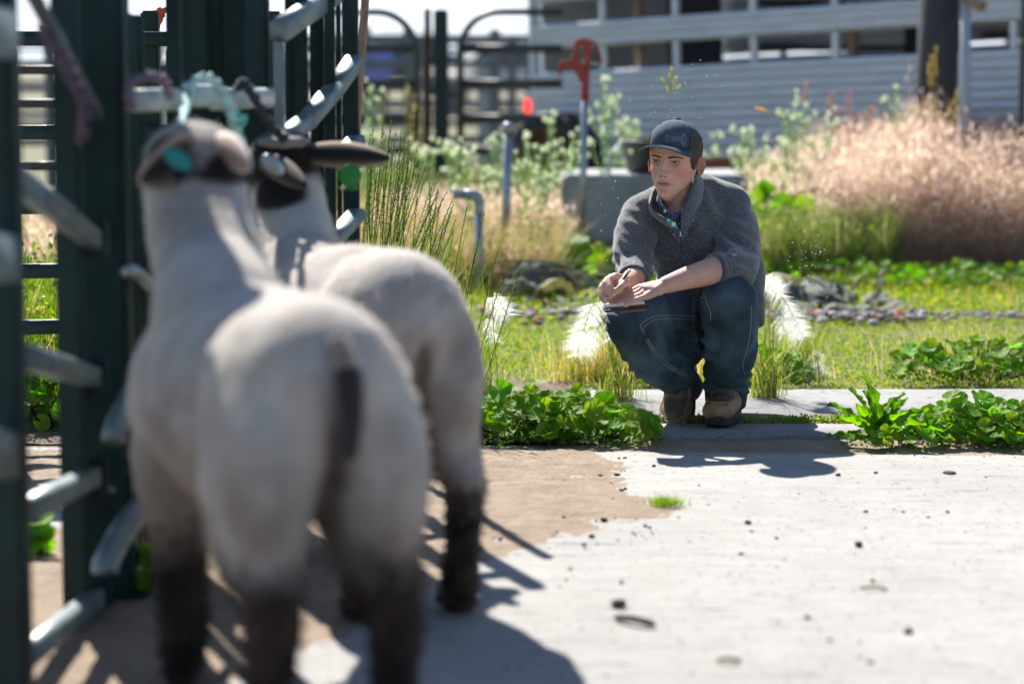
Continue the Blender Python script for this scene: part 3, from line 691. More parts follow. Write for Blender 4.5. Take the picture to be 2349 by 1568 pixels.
# ================================================================== SHEEP
def sheep_mesh(root, rp, sp, rw, sw, zt, neck, head, legs, dark_head, seed, hindlegs, dz=.36):
    """rp, sp: rump and shoulder ground points (x, y); rw, sw half widths; zt back height"""
    rp, sp = Vector((*rp, 0)), Vector((*sp, 0)); ax = (sp - rp).normalized(); sd_ = Vector((ax.y, -ax.x, 0)); L = (sp - rp).length
    Z = lambda v, z: Vector((v.x, v.y, z))
    pt = lambda f, s, z: Z(rp + ax * (f * L) + sd_ * s, z)
    parts = []
    yaw = math.atan2(ax.y, ax.x)
    rot = (0, 0, yaw)
    parts.append(ell_vf(pt(.12, 0, zt - .185), (.20, rw * .98, .175), rot))
    parts.append(ell_vf(pt(.03, 0, zt - .155), (.15, rw * .82, .145), rot))
    parts.append(ell_vf(pt(.46, 0, zt - .215), (.32, sw * 1.04, .196), rot))
    parts.append(ell_vf(pt(.88, 0, zt - .235), (.20, sw * .90, .185), rot))
    parts.append(ell_vf(pt(1.04, 0, zt - .22), (.13, sw * .60, .15), rot))
    for s in (-1, 1):
        parts.append(ell_vf(pt(.04, s * rw * .54, zt - .29), (.15, rw * .50, .20), rot))           # thighs
        hk = pt(-.13, s * hindlegs * 1.0, .27); kn = pt(.16, s * hindlegs * 1.05, .40); ft = pt(-.06, s * hindlegs * 1.05, .045)
        parts.append(cap_vf(pt(.06, s * hindlegs * .95, .46), .092, pt(-.03, s * hindlegs, .36), .060))
        parts.append(cap_vf(pt(-.03, s * hindlegs, .36), .058, hk, .043))
        parts.append(cap_vf(hk, .045, pt(-.10, s * hindlegs * 1.02, .16), .037)); parts.append(cap_vf(pt(-.10, s * hindlegs * 1.02, .16), .037, ft, .042))
        parts.append(cap_vf(ft, .043, Z(ft + ax * .03, .028), .036))
        f0 = pt(.86, s * .085, .42); f1 = pt(.90, s * .080, .27); f2 = pt(.89, s * .078, .05)
        parts.append(cap_vf(f0, .085, f1, .05)); parts.append(cap_vf(f1, .05, f2, .042)); parts.append(cap_vf(f2, .042, Z(f2 + ax * .03, .028), .036))
    for i in range(len(neck) - 1): parts.append(cap_vf(neck[i][0], neck[i][1], neck[i + 1][0], neck[i + 1][1]))
    for c, r, ro in head: parts.append(ell_vf(c, r, ro))
    V, F, E = fuse(parts, .010, 9)
    Nn = normals(V, F)
    # muscle and fold relief
    V = V + Nn * (fbm(V, 2.2, seed, 2) * .006 + fbm(V, 9, seed + 1, 2) * .0016)[:, None]
    # rump cleft
    d = V - np.array(pt(-.12, 0, 0)); lat = d @ np.array(sd_); fo = d @ np.array(ax)
    cl = np.exp(-(lat / .018) ** 2) * np.clip((.16 - fo) / .16, 0, 1) * np.clip((zt - .16 - V[:, 2]) / .06, 0, 1) * (V[:, 2] > .30)
    V = V - Nn * (cl * .016)[:, None]
    # colour of the fleece: shorn cream wool, black brown legs, darker cleft and face
    z = V[:, 2]; n1 = fbm(V, 7, seed + 2, 3); n2 = fbm(V, 30, seed + 3, 2)
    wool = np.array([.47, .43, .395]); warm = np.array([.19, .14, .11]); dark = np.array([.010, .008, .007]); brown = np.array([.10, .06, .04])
    n0 = fbm(V, 2.5, seed + 11, 2); low = np.clip((.62 - z) / .25, 0, 1); k = np.clip(.12 + .6 * n1 + .5 * n0 + .75 * low, 0, 1)[:, None] * .75; col = wool * (1 - k) + warm * k  # warm tan patches; browner low flanks also carry shade put into the colour
    along = (V - np.array(rp)) @ np.array(ax); dz_ = dz - .055 * np.clip((along - .25) / .1, 0, 1); k = np.clip((dz_ + .05 * n1 + .03 * n2 - z) / .11, 0, 1)[:, None]; k = k * k * (3 - 2 * k)
    legc = dark * (1 - np.clip(n1 + .3, 0, 1)[:, None] * .5) + brown * np.clip(n1 + .3, 0, 1)[:, None] * .5
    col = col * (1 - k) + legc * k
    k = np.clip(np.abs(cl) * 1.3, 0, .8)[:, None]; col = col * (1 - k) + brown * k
    if dz > .35:
        st_ = np.exp(-(((lat - .004) / .030) ** 2) - ((z - .54) / .10) ** 4) * (fo < .12); k = np.clip(st_ * (.75 + .4 * n1), 0, .85)[:, None]; col = col * (1 - k) + dark * 3 * k
    hd = np.zeros(len(V))
    for c, r, rr in dark_head:
        hd = np.maximum(hd, np.clip(1.25 - np.linalg.norm((V - np.array(c)) / r, axis=1) + .25 * n1, 0, rr))
    hd = np.clip(hd * 3, 0, 1)[:, None]; col = col * (1 - hd) + dark * hd
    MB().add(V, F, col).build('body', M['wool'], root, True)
    # clipped fibres standing out of the skin
    r = np.random.default_rng(seed + 50); Nn = normals(V, F); n = 30000; i = r.integers(0, len(V), n); p = V[i] + r.normal(size=(n, 3)) * .003
    leg = np.clip((dz - p[:, 2]) / .08, 0, 1); ln = (.0045 + .009 * leg) * r.uniform(.5, 1.3, n); d = Nn[i] + r.normal(size=(n, 3)) * .45 + np.array([0, 0, -.35]); d /= np.linalg.norm(d, axis=1)[:, None]
    s_ = np.cross(d, r.normal(size=(n, 3))); s_ /= np.linalg.norm(s_, axis=1)[:, None]; wd = (.0009 + .0008 * leg)[:, None]
    cf = col[i] * r.uniform(.8, 1.25, (n, 1)) + leg[:, None] * np.array([.06, .036, .022]) * (1 if dz < .35 else .3) * r.uniform(0, 1, (n, 1)) ** 2
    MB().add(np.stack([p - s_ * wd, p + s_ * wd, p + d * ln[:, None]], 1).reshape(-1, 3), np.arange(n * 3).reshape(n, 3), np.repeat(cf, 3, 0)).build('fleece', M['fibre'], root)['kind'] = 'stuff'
    return pt

def ear(root, base, tip, up, wid, col, col2, m=None, name='ear'):
    base, tip, up = Vector(base), Vector(tip), Vector(up); ax = tip - base; L = ax.length; ax.normalize(); up = (up - ax * up.dot(ax)).normalized(); sd_ = ax.cross(up)
    n = 12; k = 9; V = []; Cc = []
    for i in range(n + 1):
        t = i / n; wd = wid * (math.sin(math.pi * min(1, (t * .82 + .18))) ** .7) * (1 if t < 1 else .02)
        for j in range(k):
            s = -1 + 2 * j / (k - 1)
            V.append(base + ax * (t * L) + up * (s * wd) + sd_ * ((1 - s * s) * wd * .55 - wd * .4) + Vector((0, 0, -.012 * t * t)))
            Cc.append(np.array(col) * (1 - abs(s) ** 3) + np.array(col2) * abs(s) ** 3)
    F = [(i * k + j, i * k + j + 1, (i + 1) * k + j + 1, (i + 1) * k + j) for i in range(n) for j in range(k - 1)]
    o = MB().add([tuple(v) for v in V], F, np.array(Cc)).build(name, m or M['wool_ear'], root, True)
    o.modifiers.new('s', 'SOLIDIFY').thickness = .006; return o
M['wool_ear'] = mat('ear_skin', (1, 1, 1), .8, attr=True, trans=.12, spec=.15, sheen=.1)
M['tail_wool'] = mat('tail_wool', (.014, .012, .014), .95, bump=.5, bscale=90, sheen=.3)

# near sheep, rump towards us
S1 = thing('sheep', 'nearest shorn cream sheep seen from behind, blurred, with dark tail mark and black legs', 'sheep', (-.40, 3.95, 0), group='tied sheep')
h1 = P(443, 350, 4.52)
neck1 = [(P(505, 740, 4.12), .125), (P(490, 640, 4.28), .105), (P(458, 520, 4.40), .100), (P(440, 400, 4.47), .094)]
head1 = [(P(446, 368, 4.50), (.098, .10, .075), None), (P(420, 385, 4.62), (.07, .12, .07), (R(-25), 0, R(18))), (P(450, 330, 4.49), (.06, .06, .04), None)]
dk1 = [(P(450, 340, 4.50), (.105, .12, .075), .13), (P(395, 372, 4.45), (.045, .09, .05), .9), (P(520, 385, 4.45), (.05, .1, .03), .5), (P(405, 395, 4.42), (.055, .08, .04), .9), (P(400, 420, 4.70), (.08, .09, .08), .9), (P(440, 405, 4.40), (.10, .05, .022), .55)]
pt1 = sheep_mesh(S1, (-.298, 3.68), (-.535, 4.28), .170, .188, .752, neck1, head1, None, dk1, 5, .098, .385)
tl = [pt1(-.15, .004, .675), pt1(-.222, .004, .635), pt1(-.240, .004, .58), pt1(-.225, .004, .52)]
v, f, e = fuse([cap_vf(tl[0], .022, tl[1], .024), cap_vf(tl[1], .024, tl[2], .021), cap_vf(tl[2], .021, tl[3], .014)], .005, 5)
MB().add(v, f).build('tail', M['tail_wool'], S1, True)
black, tan_, cream = (.02, .017, .016), (.42, .30, .24), (.6, .52, .46)
e = ear(S1, P(440, 352, 4.40), P(318, 398, 4.26), (.15, .1, 1), .048, black, (.50, .36, .29))
_t = mesh1('ear_tag', ell_vf(P(408, 365, 4.24), (.028, .004, .016), (0, R(35), 0)), M['teal_tag'], S1, True); _t.parent = e
ear(S1, P(495, 335, 4.45), P(578, 366, 4.30), (-.2, .3, 1), .029, tan_, (.8, .72, .66))

# second sheep
S2 = thing('sheep', 'sheep behind the nearest one, black head, ear pointing right with green tag, sunlit white back', 'sheep', (-.33, 5.0, 0), group='tied sheep')
neck2 = [(P(715, 690, 5.2), .125), (P(690, 610, 5.34), .098), (P(670, 510, 5.44), .088), (P(658, 420, 5.5), .086)]
head2 = [(P(650, 372, 5.52), (.085, .10, .072), None), (P(625, 365, 5.66), (.062, .12, .06), (R(-18), 0, R(14))), (P(648, 335, 5.5), (.066, .07, .042), None)]
dk2 = [(P(645, 368, 5.52), (.105, .13, .085), 1.2), (P(625, 365, 5.66), (.10, .2, .11), 1.2), (P(640, 440, 5.40), (.06, .06, .045), .45)]
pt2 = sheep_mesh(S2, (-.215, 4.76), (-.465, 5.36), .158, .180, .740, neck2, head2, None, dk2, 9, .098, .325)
tl = [pt2(-.16, 0, .65), pt2(-.235, 0, .60), pt2(-.25, 0, .53)]
v, f, e = fuse([cap_vf(tl[0], .02, tl[1], .022), cap_vf(tl[1], .022, tl[2], .016)], .005, 4)

e = ear(S2, P(708, 352, 5.47), P(897, 352, 5.36), (0, .25, 1), .026, black, tan_)
_t = mesh1('ear_tag', ell_vf(P(803, 402, 5.33), (.026, .004, .026)), M['green_tag'], S2, True); _t.parent = e
_t = mesh1('ear_tag', ell_vf(P(803, 432, 5.33), (.024, .004, .004)), M['green_tag'], S2, True); _t.parent = e
e = ear(S2, P(600, 368, 5.42), P(706, 415, 5.22), (.2, .2, 1), .024, black, (.12, .085, .07))
_t = mesh1('ear_tag', ell_vf(P(626, 378, 5.25), (.030, .004, .018), (0, R(40), 0)), M['galv'], S2, True); _t.parent = e
# crown fleece lit from behind
for S, c, r in ((S1, P(448, 322, 4.47), (.05, .05, .018)), (S2, P(650, 326, 5.47), (.06, .05, .018))):
    v, f = ell_vf(c, r, n=28, m=16); v = np.array(v); nn = (v - np.array(c)); nn /= np.linalg.norm(nn, axis=1)[:, None]
    v = v + nn * (fbm(v, 22, 4, 2) * .007)[:, None]
    MB().add(v, f, np.array([.24, .225, .22])).build('poll_wool', M['wool'], S, True)

# halters
def rope(name, label, pts, r, m, cat='rope'):
    pts = smooth_curve(pts, 6); mb = MB()
    for k in range(2):
        pp = [p + Vector((math.cos(i * 1.1 + k * math.pi), math.sin(i * 1.1 + k * math.pi) * .6, math.sin(i * 1.1 + k * math.pi))) * r * .55 for i, p in enumerate(pts)]
        mb.add(*tube_vf(pp, r * .72, 7))
    return tag(mb.build(name, m, None, True), label, cat)
rope('halter_rope', 'pale green halter rope arching over the tie rail behind the nearest sheep', [P(405, 300, 4.7), P(425, 250, 4.9), P(440, 190, 5.0), P(480, 178, 5.02), P(515, 215, 5.05), P(530, 265, 5.05), P(545, 310, 5.1)], .009, M['pale_rope'])
rope('halter_rope', 'black halter rope sloping from the tie rail to the second sheep', [P(548, 200, 5.3), P(560, 190, 5.25), P(585, 225, 5.3), P(620, 285, 5.4), P(655, 320, 5.42)], .010, M['dark_cloth'])
rope('halter_rope', 'dangling knot of turquoise halter rope between the two sheep heads', [P(520, 240, 5.1), P(540, 262, 5.1), P(532, 300, 5.12), P(555, 325, 5.12), P(545, 300, 5.1), P(560, 270, 5.1)], .008, mat('turquoise_rope', (.10, .42, .38), .8))
rope('halter_rope', 'dark purple rope wound down the slanting left rail', [P(100, 60, 4.3), P(130, 110, 4.3), P(165, 175, 4.35), P(195, 240, 4.4), P(190, 320, 4.5)], .012, mat('purple_rope', (.08, .06, .09), .9, var=.5, vscale=30))
rope('halter_rope', 'mauve loop of halter rope hanging left of the nearest sheep head', [P(300, 250, 4.8), P(296, 200, 4.8), P(330, 175, 4.8), P(372, 182, 4.8), P(392, 220, 4.85)], .010, mat('mauve_rope', (.16, .12, .16), .9))

# ================================================================== CROUCHING MAN
MAN = thing('person', 'crouching young man in grey sweater, jeans and blue-grey cap, writing in a notebook', 'person', (P(1640, 980, 7.35).x, 7.35, 0))

# ---- head in its own frame: x to his left, y back, z up, origin between the ears at eye height
HO = P(1538, 371, 7.30) + Vector((.012, .02, 0)); HR = Euler((R(-2), R(3), R(-24)), 'XYZ').to_matrix()
hw = lambda p: HR @ Vector(p) + HO
Zk = np.array([-.118, -.110, -.100, -.088, -.070, -.050, -.030, -.010, .012, .032, .052, .074, .094, .110, .116])
Fk = np.array([.050, .074, .081, .080, .081, .081, .081, .081, .084, .087, .087, .080, .064, .040, .004])
Wk = np.array([.012, .023, .0325, .042, .054, .0625, .0675, .071, .073, .074, .074, .070, .058, .036, .003])
Bk = np.array([-.010, .000, .012, .026, .050, .072, .086, .094, .099, .101, .100, .092, .075, .046, .003])
def G(x, z, x0, z0, sx, sz): return np.exp(-((x - x0) / sx) ** 2 - ((z - z0) / sz) ** 2)
def head_surface(A, Z, off=0.0):
    F = np.interp(Z, Zk, Fk); W = np.interp(Z, Zk, Wk) * np.interp(Z, [-.1, -.02, .04], [.92, .945, 1]); B = np.interp(Z, Zk, Bk)
    sx = np.sin(A); cy = np.cos(A); p = .90
    x = W * np.sign(sx) * np.abs(sx) ** p
    y = np.where(cy > 0, -F * np.abs(cy) ** .92, B * np.abs(cy) ** .9)
    fr = np.clip(cy, 0, 1) ** .5
    d = .0095 * G(x, Z, 0, .000, .0075, .016) + .0160 * G(x, Z, 0, -.020, .0078, .014) + .0205 * G(x, Z, 0, -.0355, .0105, .0085)
    for s in (-1, 1):
        d += .0085 * G(x, Z, s * .0125, -.0395, .0062, .006) - .0105 * G(x, Z, s * .029, .000, .013, .0105) + .0045 * G(x, Z, s * .027, .0195, .019, .0065)
        d += .0035 * G(x, Z, s * .043, -.026, .016, .013) - .002 * G(x, Z, s * .03, -.052, .01, .012)
        d -= .0045 * G(x, Z, s * .0065, -.0455, .0035, .0028)
    d += .0046 * G(x, Z, 0, -.0605, .017, .0045) + .0060 * G(x, Z, 0, -.0725, .015, .0052) - .0050 * G(x, Z, 0, -.0662, .0215, .0017)
    d += .0025 * G(x, Z, 0, -.054, .02, .008) - .0042 * G(x, Z, 0, -.0835, .016, .005) + .0065 * G(x, Z, 0, -.098, .016, .010)
    y = y - d * fr
    n = np.stack([x / np.maximum(W, .01) ** 2, y / .085 ** 2, 0 * x], -1); n /= np.maximum(np.linalg.norm(n, axis=-1), 1e-6)[..., None]
    q = np.stack([x, y, Z], -1) + n * off
    return q
def head_point(x, z, off=.0):
    "point on the front of the face for given local x, z"
    W = np.interp(z, Zk, Wk) * np.interp(z, [-.1, -.02, .04], [.92, .945, 1]); a = math.asin(max(-1, min(1, np.sign(x) * (abs(x) / W) ** (1 / .90))))
    q = head_surface(np.array([a]), np.array([float(z)]))[0]; q[1] -= off; return Vector(q)
na, nz = 200, 150
A = np.concatenate([np.linspace(-1.3, 1.3, 150), np.linspace(1.3, 2 * math.pi - 1.3, 52)[1:-1]]); na = len(A)
Zs = np.interp(np.linspace(0, 1, nz), [0, .72, 1], [-.118, .03, .116])
AA, ZZ = np.meshgrid(A, Zs); HP = head_surface(AA, ZZ)
HV = HP.reshape(-1, 3); I, J = np.meshgrid(np.arange(na), np.arange(nz - 1)); a_ = (J * na + I).ravel(); b_ = (J * na + (I + 1) % na).ravel()
HF = np.stack([a_, b_, b_ + na, a_ + na], 1)
HM = np.array(HR); toW = lambda V: np.asarray(V) @ HM.T + np.array(HO)
x, z = HV[:, 0], HV[:, 2]; front = (HV[:, 1] < 0)
skin = np.array([.70, .41, .31]); hc = np.tile(skin, (len(HV), 1))
def tint(k, c): 
    global hc; k = np.clip(k, 0, 1)[:, None]; hc = hc * (1 - k) + np.array(c) * k
for s in (-1, 1):
    tint(.8 * G(x, z, s * .047, -.035, .020, .020) * front, (.62, .24, .19)); tint(.35 * G(x, z, s * .03, -.006, .014, .010) * front, (.38, .22, .18))  # cheek redness, then shading under the eyes put into the skin colour
tint(.35 * G(x, z, 0, -.036, .012, .012) * front, (.60, .27, .22))
tint(.75 * np.exp(-((x / .021) ** 4) - ((z + .0665) / .0085) ** 4) * front, (.42, .16, .15)); tint(.7 * G(x, z, 0, -.0662, .022, .0016) * front, (.14, .05, .045))
tint(.8 * (G(x, z, .0065, -.0455, .003, .002) + G(x, z, -.0065, -.0455, .003, .002)) * front, (.08, .03, .025))

# ---- the rest of the skin: neck, forearms, hands in one fused surface
SK = []
SK.append(cap_vf(P(1562, 480, 7.37), .052, hw((0, .020, -.075)), .052)); SK.append(cap_vf(P(1556, 500, 7.34), .045, P(1562, 450, 7.36), .050))
SK.append(cap_vf(P(1575, 520, 7.4), .08, P(1610, 640, 7.5), .09))
lw = P(1528, 653, 7.02)
def limb(pts, rr):
    for i in range(len(pts) - 1): SK.append(cap_vf(pts[i], rr[i], pts[i + 1], rr[i + 1], 18))
limb([P(1610, 640, 7.5), P(1668, 520, 7.42), P(1694, 610, 7.24)], [.07, .03, .036])
limb([P(1692, 612, 7.235), P(1640, 620, 7.16), P(1580, 636, 7.085), lw], [.040, .042, .034, .0255])
K = 7.0
pts_l = dict(index=[(1466, 661, 7.035), (1436, 673, 7.02), (1415, 682, 7.01), (1398, 690, 7.005)],
             middle=[(1470, 667, 7.01), (1438, 681, 7.0), (1418, 690, 6.985), (1403, 696, 6.98)],
             ring=[(1476, 673, 6.985), (1448, 685, 6.97), (1430, 692, 6.96), (1416, 698, 6.955)],
             pinky=[(1484, 679, 6.965), (1462, 686, 6.945), (1447, 692, 6.935), (1435, 700, 6.93)],
             thumb=[(1508, 664, 7.06), (1480, 668, 7.09), (1462, 676, 7.095)])
for nme, q in pts_l.items():
    r_ = {'index': (.0105, .0092, .0085, .0074), 'middle': (.0108, .0095, .0086, .0076), 'ring': (.0102, .009, .0082, .0072), 'pinky': (.0095, .0082, .0076, .0068), 'thumb': (.013, .011, .009)}[nme]
    limb([P(*k) for k in q], r_)
    SK.append(cap_vf(lw, .020, P(*q[0]), .0125))
SK.append(ell_vf(P(1496, 664, 7.005), (.036, .034, .015), (0, R(18), 0)))
# right hand holding the pencil
rw = P(1440, 648, 7.10)
limb([P(1610, 600, 7.5), P(1480, 530, 7.38), P(1462, 608, 7.26)], [.07, .03, .042]); limb([P(1462, 612, 7.26), P(1455, 635, 7.17), rw], [.042, .033, .026])
pts_r = dict(index=[(1412, 634, 7.03), (1396, 641, 6.99), (1400, 657, 6.965), (1408, 669, 6.96)],
             middle=[(1402, 637, 7.03), (1387, 650, 6.985), (1392, 667, 6.965), (1402, 680, 6.96)],
             ring=[(1394, 642, 7.04), (1379, 659, 7.0), (1382, 675, 6.98), (1391, 688, 6.97)],
             pinky=[(1390, 648, 7.06), (1376, 668, 7.03), (1380, 684, 7.01), (1388, 692, 7.0)],
             thumb=[(1436, 652, 7.05), (1434, 647, 6.99), (1424, 658, 6.96), (1415, 666, 6.955)])
for nme, q in pts_r.items():
    r_ = {'index': (.0108, .0098, .0086, .0076), 'middle': (.0108, .0098, .0088, .0078), 'ring': (.0104, .0094, .0084, .0074), 'pinky': (.0095, .0085, .0078, .0068), 'thumb': (.0145, .0125, .0105, .009)}[nme]
    limb([P(*k) for k in q], r_); SK.append(cap_vf(rw, .021, P(*q[0]), .0125))
SK.append(ell_vf(P(1418, 648, 7.055), (.027, .036, .027)))
v, f, e = fuse(SK, .0030, 3)
base_c = np.array([.62, .36, .27]); n1 = fbm(v, 14, 77, 2)[:, None]
cc = base_c * (1 + .06 * n1) + np.array([.03, -.01, -.01]) * np.clip(fbm(v, 30, 78, 2), 0, 1)[:, None]
hc = hc * (1 + .07 * fbm(HV, 28, 5, 3) + .05 * fbm(HV, 90, 6, 2))[:, None] * (1 - .10 * np.clip(-(HV[:, 2] + .05) / .03, 0, 1) * np.clip(fbm(HV, 160, 9, 1) + .4, 0, 1))[:, None]
mb = MB(); mb.add(v, f, cc); mb.add(toW(HV), HF, hc)
# ears, part of the same skin
def ear_grid(s):
    nt_, nr = 36, 12; V = []; Cc = []
    for side in (0, 1):
        for i in range(nr + 1):
            r = i / nr
            for j in range(nt_):
                t = 2 * math.pi * j / nt_
                ox = math.cos(t) * (.0185 if math.cos(t) > 0 else .0145); oz = math.sin(t) * (.031 if math.sin(t) > 0 else .029)
                if math.sin(t) < -.3: ox *= .72
                u, wz = ox * r, oz * r - .008
                hgt = .0055 * math.exp(-((r - .90) / .09) ** 2) - .006 * math.exp(-(r / .42) ** 2) + .0035 * math.exp(-((r - .62) / .08) ** 2) * (math.cos(t) > -.2)
                wdt = hgt if side == 0 else -.0035 * (1 - r ** 4)
                # local ear plane: u backwards, w outwards
                pos = Vector((0, u, wz)) + Vector((wdt, 0, 0)); pos = Matrix.Rotation(R(-36), 3, 'Z') @ pos if s > 0 else Matrix.Rotation(R(36), 3, 'Z') @ Vector((-pos.x, pos.y, pos.z))
                V.append(Vector((s * .0795, .016, -.002)) + pos); Cc.append(np.array([.50, .22, .17]) if r > .5 else np.array([.40, .20, .155]))
    F = []
    for side in (0, 1):
        o = side * (nr + 1) * nt_
        for i in range(nr):
            for j in range(nt_):
                j2 = (j + 1) % nt_; F.append((o + i * nt_ + j, o + i * nt_ + j2, o + (i + 1) * nt_ + j2, o + (i + 1) * nt_ + j))
    o = (nr + 1) * nt_
    for j in range(nt_): j2 = (j + 1) % nt_; F.append((nr * nt_ + j, nr * nt_ + j2, o + nr * nt_ + j2, o + nr * nt_ + j))
    return toW([tuple(p) for p in V]), F, np.array(Cc)
for s in (-1, 1): mb.add(*ear_grid(s))
mb.build('body', M['skin'], MAN, True)

# eyes, lids, brows
def face_patch(name, outline, off, m, bulge=0.0, nrad=4):
    "thin closed shell laid on the face, local (x, z) outline"
    cx_, cz_ = np.mean(outline, axis=0); V = []; n = len(outline)
    for i in range(nrad + 1):
        t = i / nrad
        for (ox, oz) in outline:
            p = head_point(cx_ + (ox - cx_) * t, cz_ + (oz - cz_) * t); base = head_point(cx_, cz_)
            p.y = p.y - off - bulge * (1 - t * t) ; V.append(p)
    F = [(i * n + k, i * n + (k + 1) % n, (i + 1) * n + (k + 1) % n, (i + 1) * n + k) for i in range(nrad) for k in range(n)]
    return MB().add(toW([tuple(p) for p in V]), F).build(name, m, MAN, True)
EYR = []
for s in (-1, 1):
    ex, ez = s * .0300, -.0005
    al = [(ex + s * a * .0135, ez + (b * .0031 if b > 0 else b * .0027)) for a, b in [(-1, -.1), (-.75, .45), (-.4, .85), (0, 1), (.4, .92), (.75, .55), (1, .12), (.7, -.55), (.3, -.9), (-.2, -.95), (-.65, -.6)]]
    ew = face_patch('eye', al, .0012, M['eye_white'], .0022)
    dx = -.0022     # gaze to his right
    for rr, mm, oo in ((.0052, M['iris'], .0036), (.0023, M['pupil'], .0041)):
        circ = [(ex + dx + rr * math.cos(t), ez + .0004 + max(-.0027, min(.0026, rr * math.sin(t)))) for t in np.linspace(0, 2 * math.pi, 14, endpoint=False)]
        o = face_patch('iris' if mm is M['iris'] else 'pupil', circ, oo, mm, .0004, 2); o.parent = ew; o.matrix_parent_inverse = Matrix.Translation((0, 0, 0))
    # upper lid fold and lashes, lower lid
    lid = [hw(head_point(ex + s * a * .0145, ez + .0047 * (1 - (a * .95) ** 2) ** .6 + .0004 + .0012 * a, .0020)) for a in np.linspace(-1, 1, 11)]
    mesh1('eyelid', tube_vf(lid, [.0008] + [.0021] * 9 + [.0008], 7), M['skin_plain'] if 'skin_plain' in M else M.setdefault('skin_plain', mat('lid_skin', (.48, .27, .21), .5, sss=.1)), MAN, True)
    lash = [hw(head_point(ex + s * a * .0142, ez + .0030 * (1 - (a * .95) ** 2) ** .6 + .0002 + .0010 * a, .0036)) for a in np.linspace(-1, 1, 11)]
    mesh1('eyelashes', tube_vf(lash, .0008, 5), M['hair'], MAN, True)
    low = [hw(head_point(ex + s * a * .0135, ez - .0038 * (1 - (a * .95) ** 2) ** .7, .0016)) for a in np.linspace(-1, 1, 11)]
    mesh1('eyelid', tube_vf(low, [.0006] + [.0013] * 9 + [.0006], 6), M['skin_plain'], MAN, True)
    bt = [(.011, .0115), (.020, .0135), (.030, .0148), (.041, .0145), (.053, .0095)]; bbm = [(.053, .0078), (.041, .0100), (.030, .0092), (.020, .0072), (.011, .0052)]
    br = [(s * a, b + .003) for a, b in bt + bbm]
    face_patch('eyebrow', br, .0012, M['hair'], .0012, 3)

# hair: a shell over the skull, trimmed to the hairline
ha = np.linspace(.95, 2 * math.pi - .95, 90); hz = np.linspace(-.062, .112, 46); HA, HZ = np.meshgrid(ha, hz)
HQ = head_surface(HA, HZ, .0055); HQ = HQ + (g3(HA * 3, HZ * 60, 1.2, 8) * .0012)[..., None]
mask = np.zeros(HA.shape, bool); ang = np.minimum(HA, 2 * math.pi - HA)
lim = np.interp(ang, [.95, 1.10, 1.14, 1.30, 1.52, 1.56, 1.95, 2.1, 3.2], [.034, .026, .004, -.018, -.022, .012, .010, -.045, -.058])
mask = HZ > lim
nn = len(ha); F = [(j * nn + i, j * nn + i + 1, (j + 1) * nn + i + 1, (j + 1) * nn + i) for j in range(len(hz) - 1) for i in range(nn - 1) if mask[j, i] and mask[j, i + 1]]
o = MB().add(toW(HQ.reshape(-1, 3)), F).build('hair', M['hair'], MAN, True); o.modifiers.new('s', 'SOLIDIFY').thickness = .004

# ---- cap
CAPC = Vector((0, .006, .036)); CAPT = Euler((R(-4), 0, 0)).to_matrix()
cl = lambda p: hw(CAPT @ (Vector(p)) + CAPC)
CS = .955
def dome(a, t, off=0):    # a azimuth (0 front), t 0..1 bottom to top
    th = t * math.pi / 2; r = math.cos(th) ** .88
    zz = .096 * math.sin(th) ** .95
    pf = 1 + .05 * math.cos(a) * math.sin(2 * th)
    seam = -.0011 * sum(math.exp(-(((a - c + math.pi) % (2 * math.pi) - math.pi) / .035) ** 2) for c in [k * math.pi / 3 for k in range(6)]) * (r > .1)
    return Vector(((.0835 * CS + off + seam) * r * math.sin(a) * pf, -(.104 * CS + off + seam) * r * math.cos(a) * pf, zz * .93 + off * math.sin(th)))
n_a, n_t = 120, 26; V = []; 
for i in range(n_t + 1):
    for k in range(n_a): V.append(tuple(cl(dome(2 * math.pi * k / n_a, i / n_t))))
FF = [(i * n_a + k, i * n_a + (k + 1) % n_a, (i + 1) * n_a + (k + 1) % n_a, (i + 1) * n_a + k) for i in range(n_t) for k in range(n_a)]
fr = [f_ for f_ in FF if (lambda k: k < n_a * .165 or k >= n_a * .835)(f_[0] % n_a)]; bk = [f_ for f_ in FF if f_ not in set(fr)]
CAP = MB().add(V, fr, None, 0).add(V, bk, None, 1).build('cap', [M['cap'], M['cap_dark']], MAN, True); CAP.modifiers.new('s', 'SOLIDIFY').thickness = .0002
V = []; nu, nv = 30, 12
for i in range(nv + 1):
    v_ = i / nv
    for k in range(nu + 1):
        a = -1.12 + 2.24 * k / nu; b = dome(a, .0); ext = .074 * (math.cos(a * 1.25) ** .45 if abs(a) < 1.25 else 0) * v_
        d = Vector((math.sin(a) * .45, -1, 0)).normalized(); q = b + d * ext
        q.z += .004 - 3.0 * q.x * q.x * (.35 + .65 * v_) - .007 * v_ * v_ ; V.append(q)
top = [tuple(cl(q)) for q in V]; bot = [tuple(cl(q - Vector((0, 0, .0028)))) for q in V]; m_ = (nu + 1) * (nv + 1)
F = [(i * (nu + 1) + k, i * (nu + 1) + k + 1, (i + 1) * (nu + 1) + k + 1, (i + 1) * (nu + 1) + k) for i in range(nv) for k in range(nu)]
F2 = [tuple(j + m_ for j in q[::-1]) for q in F]; rim_ = nv * (nu + 1)
F3 = [(rim_ + k, rim_ + k + 1, rim_ + k + 1 + m_, rim_ + k + m_) for k in range(nu)]
br = MB().add(top + bot, F + F2 + F3).build('brim', M['cap'], MAN, True); br.parent = CAP; 
for i in (.25, .5, .75, .93):
    ln = [cl(V[int(round(i * nv)) * (nu + 1) + k] + Vector((0, 0, .0008))) for k in range(2, nu - 1)]
    o = mesh1('stitch', tube_vf(ln, .0005, 4), M['cap_dark'], MAN); o.parent = CAP
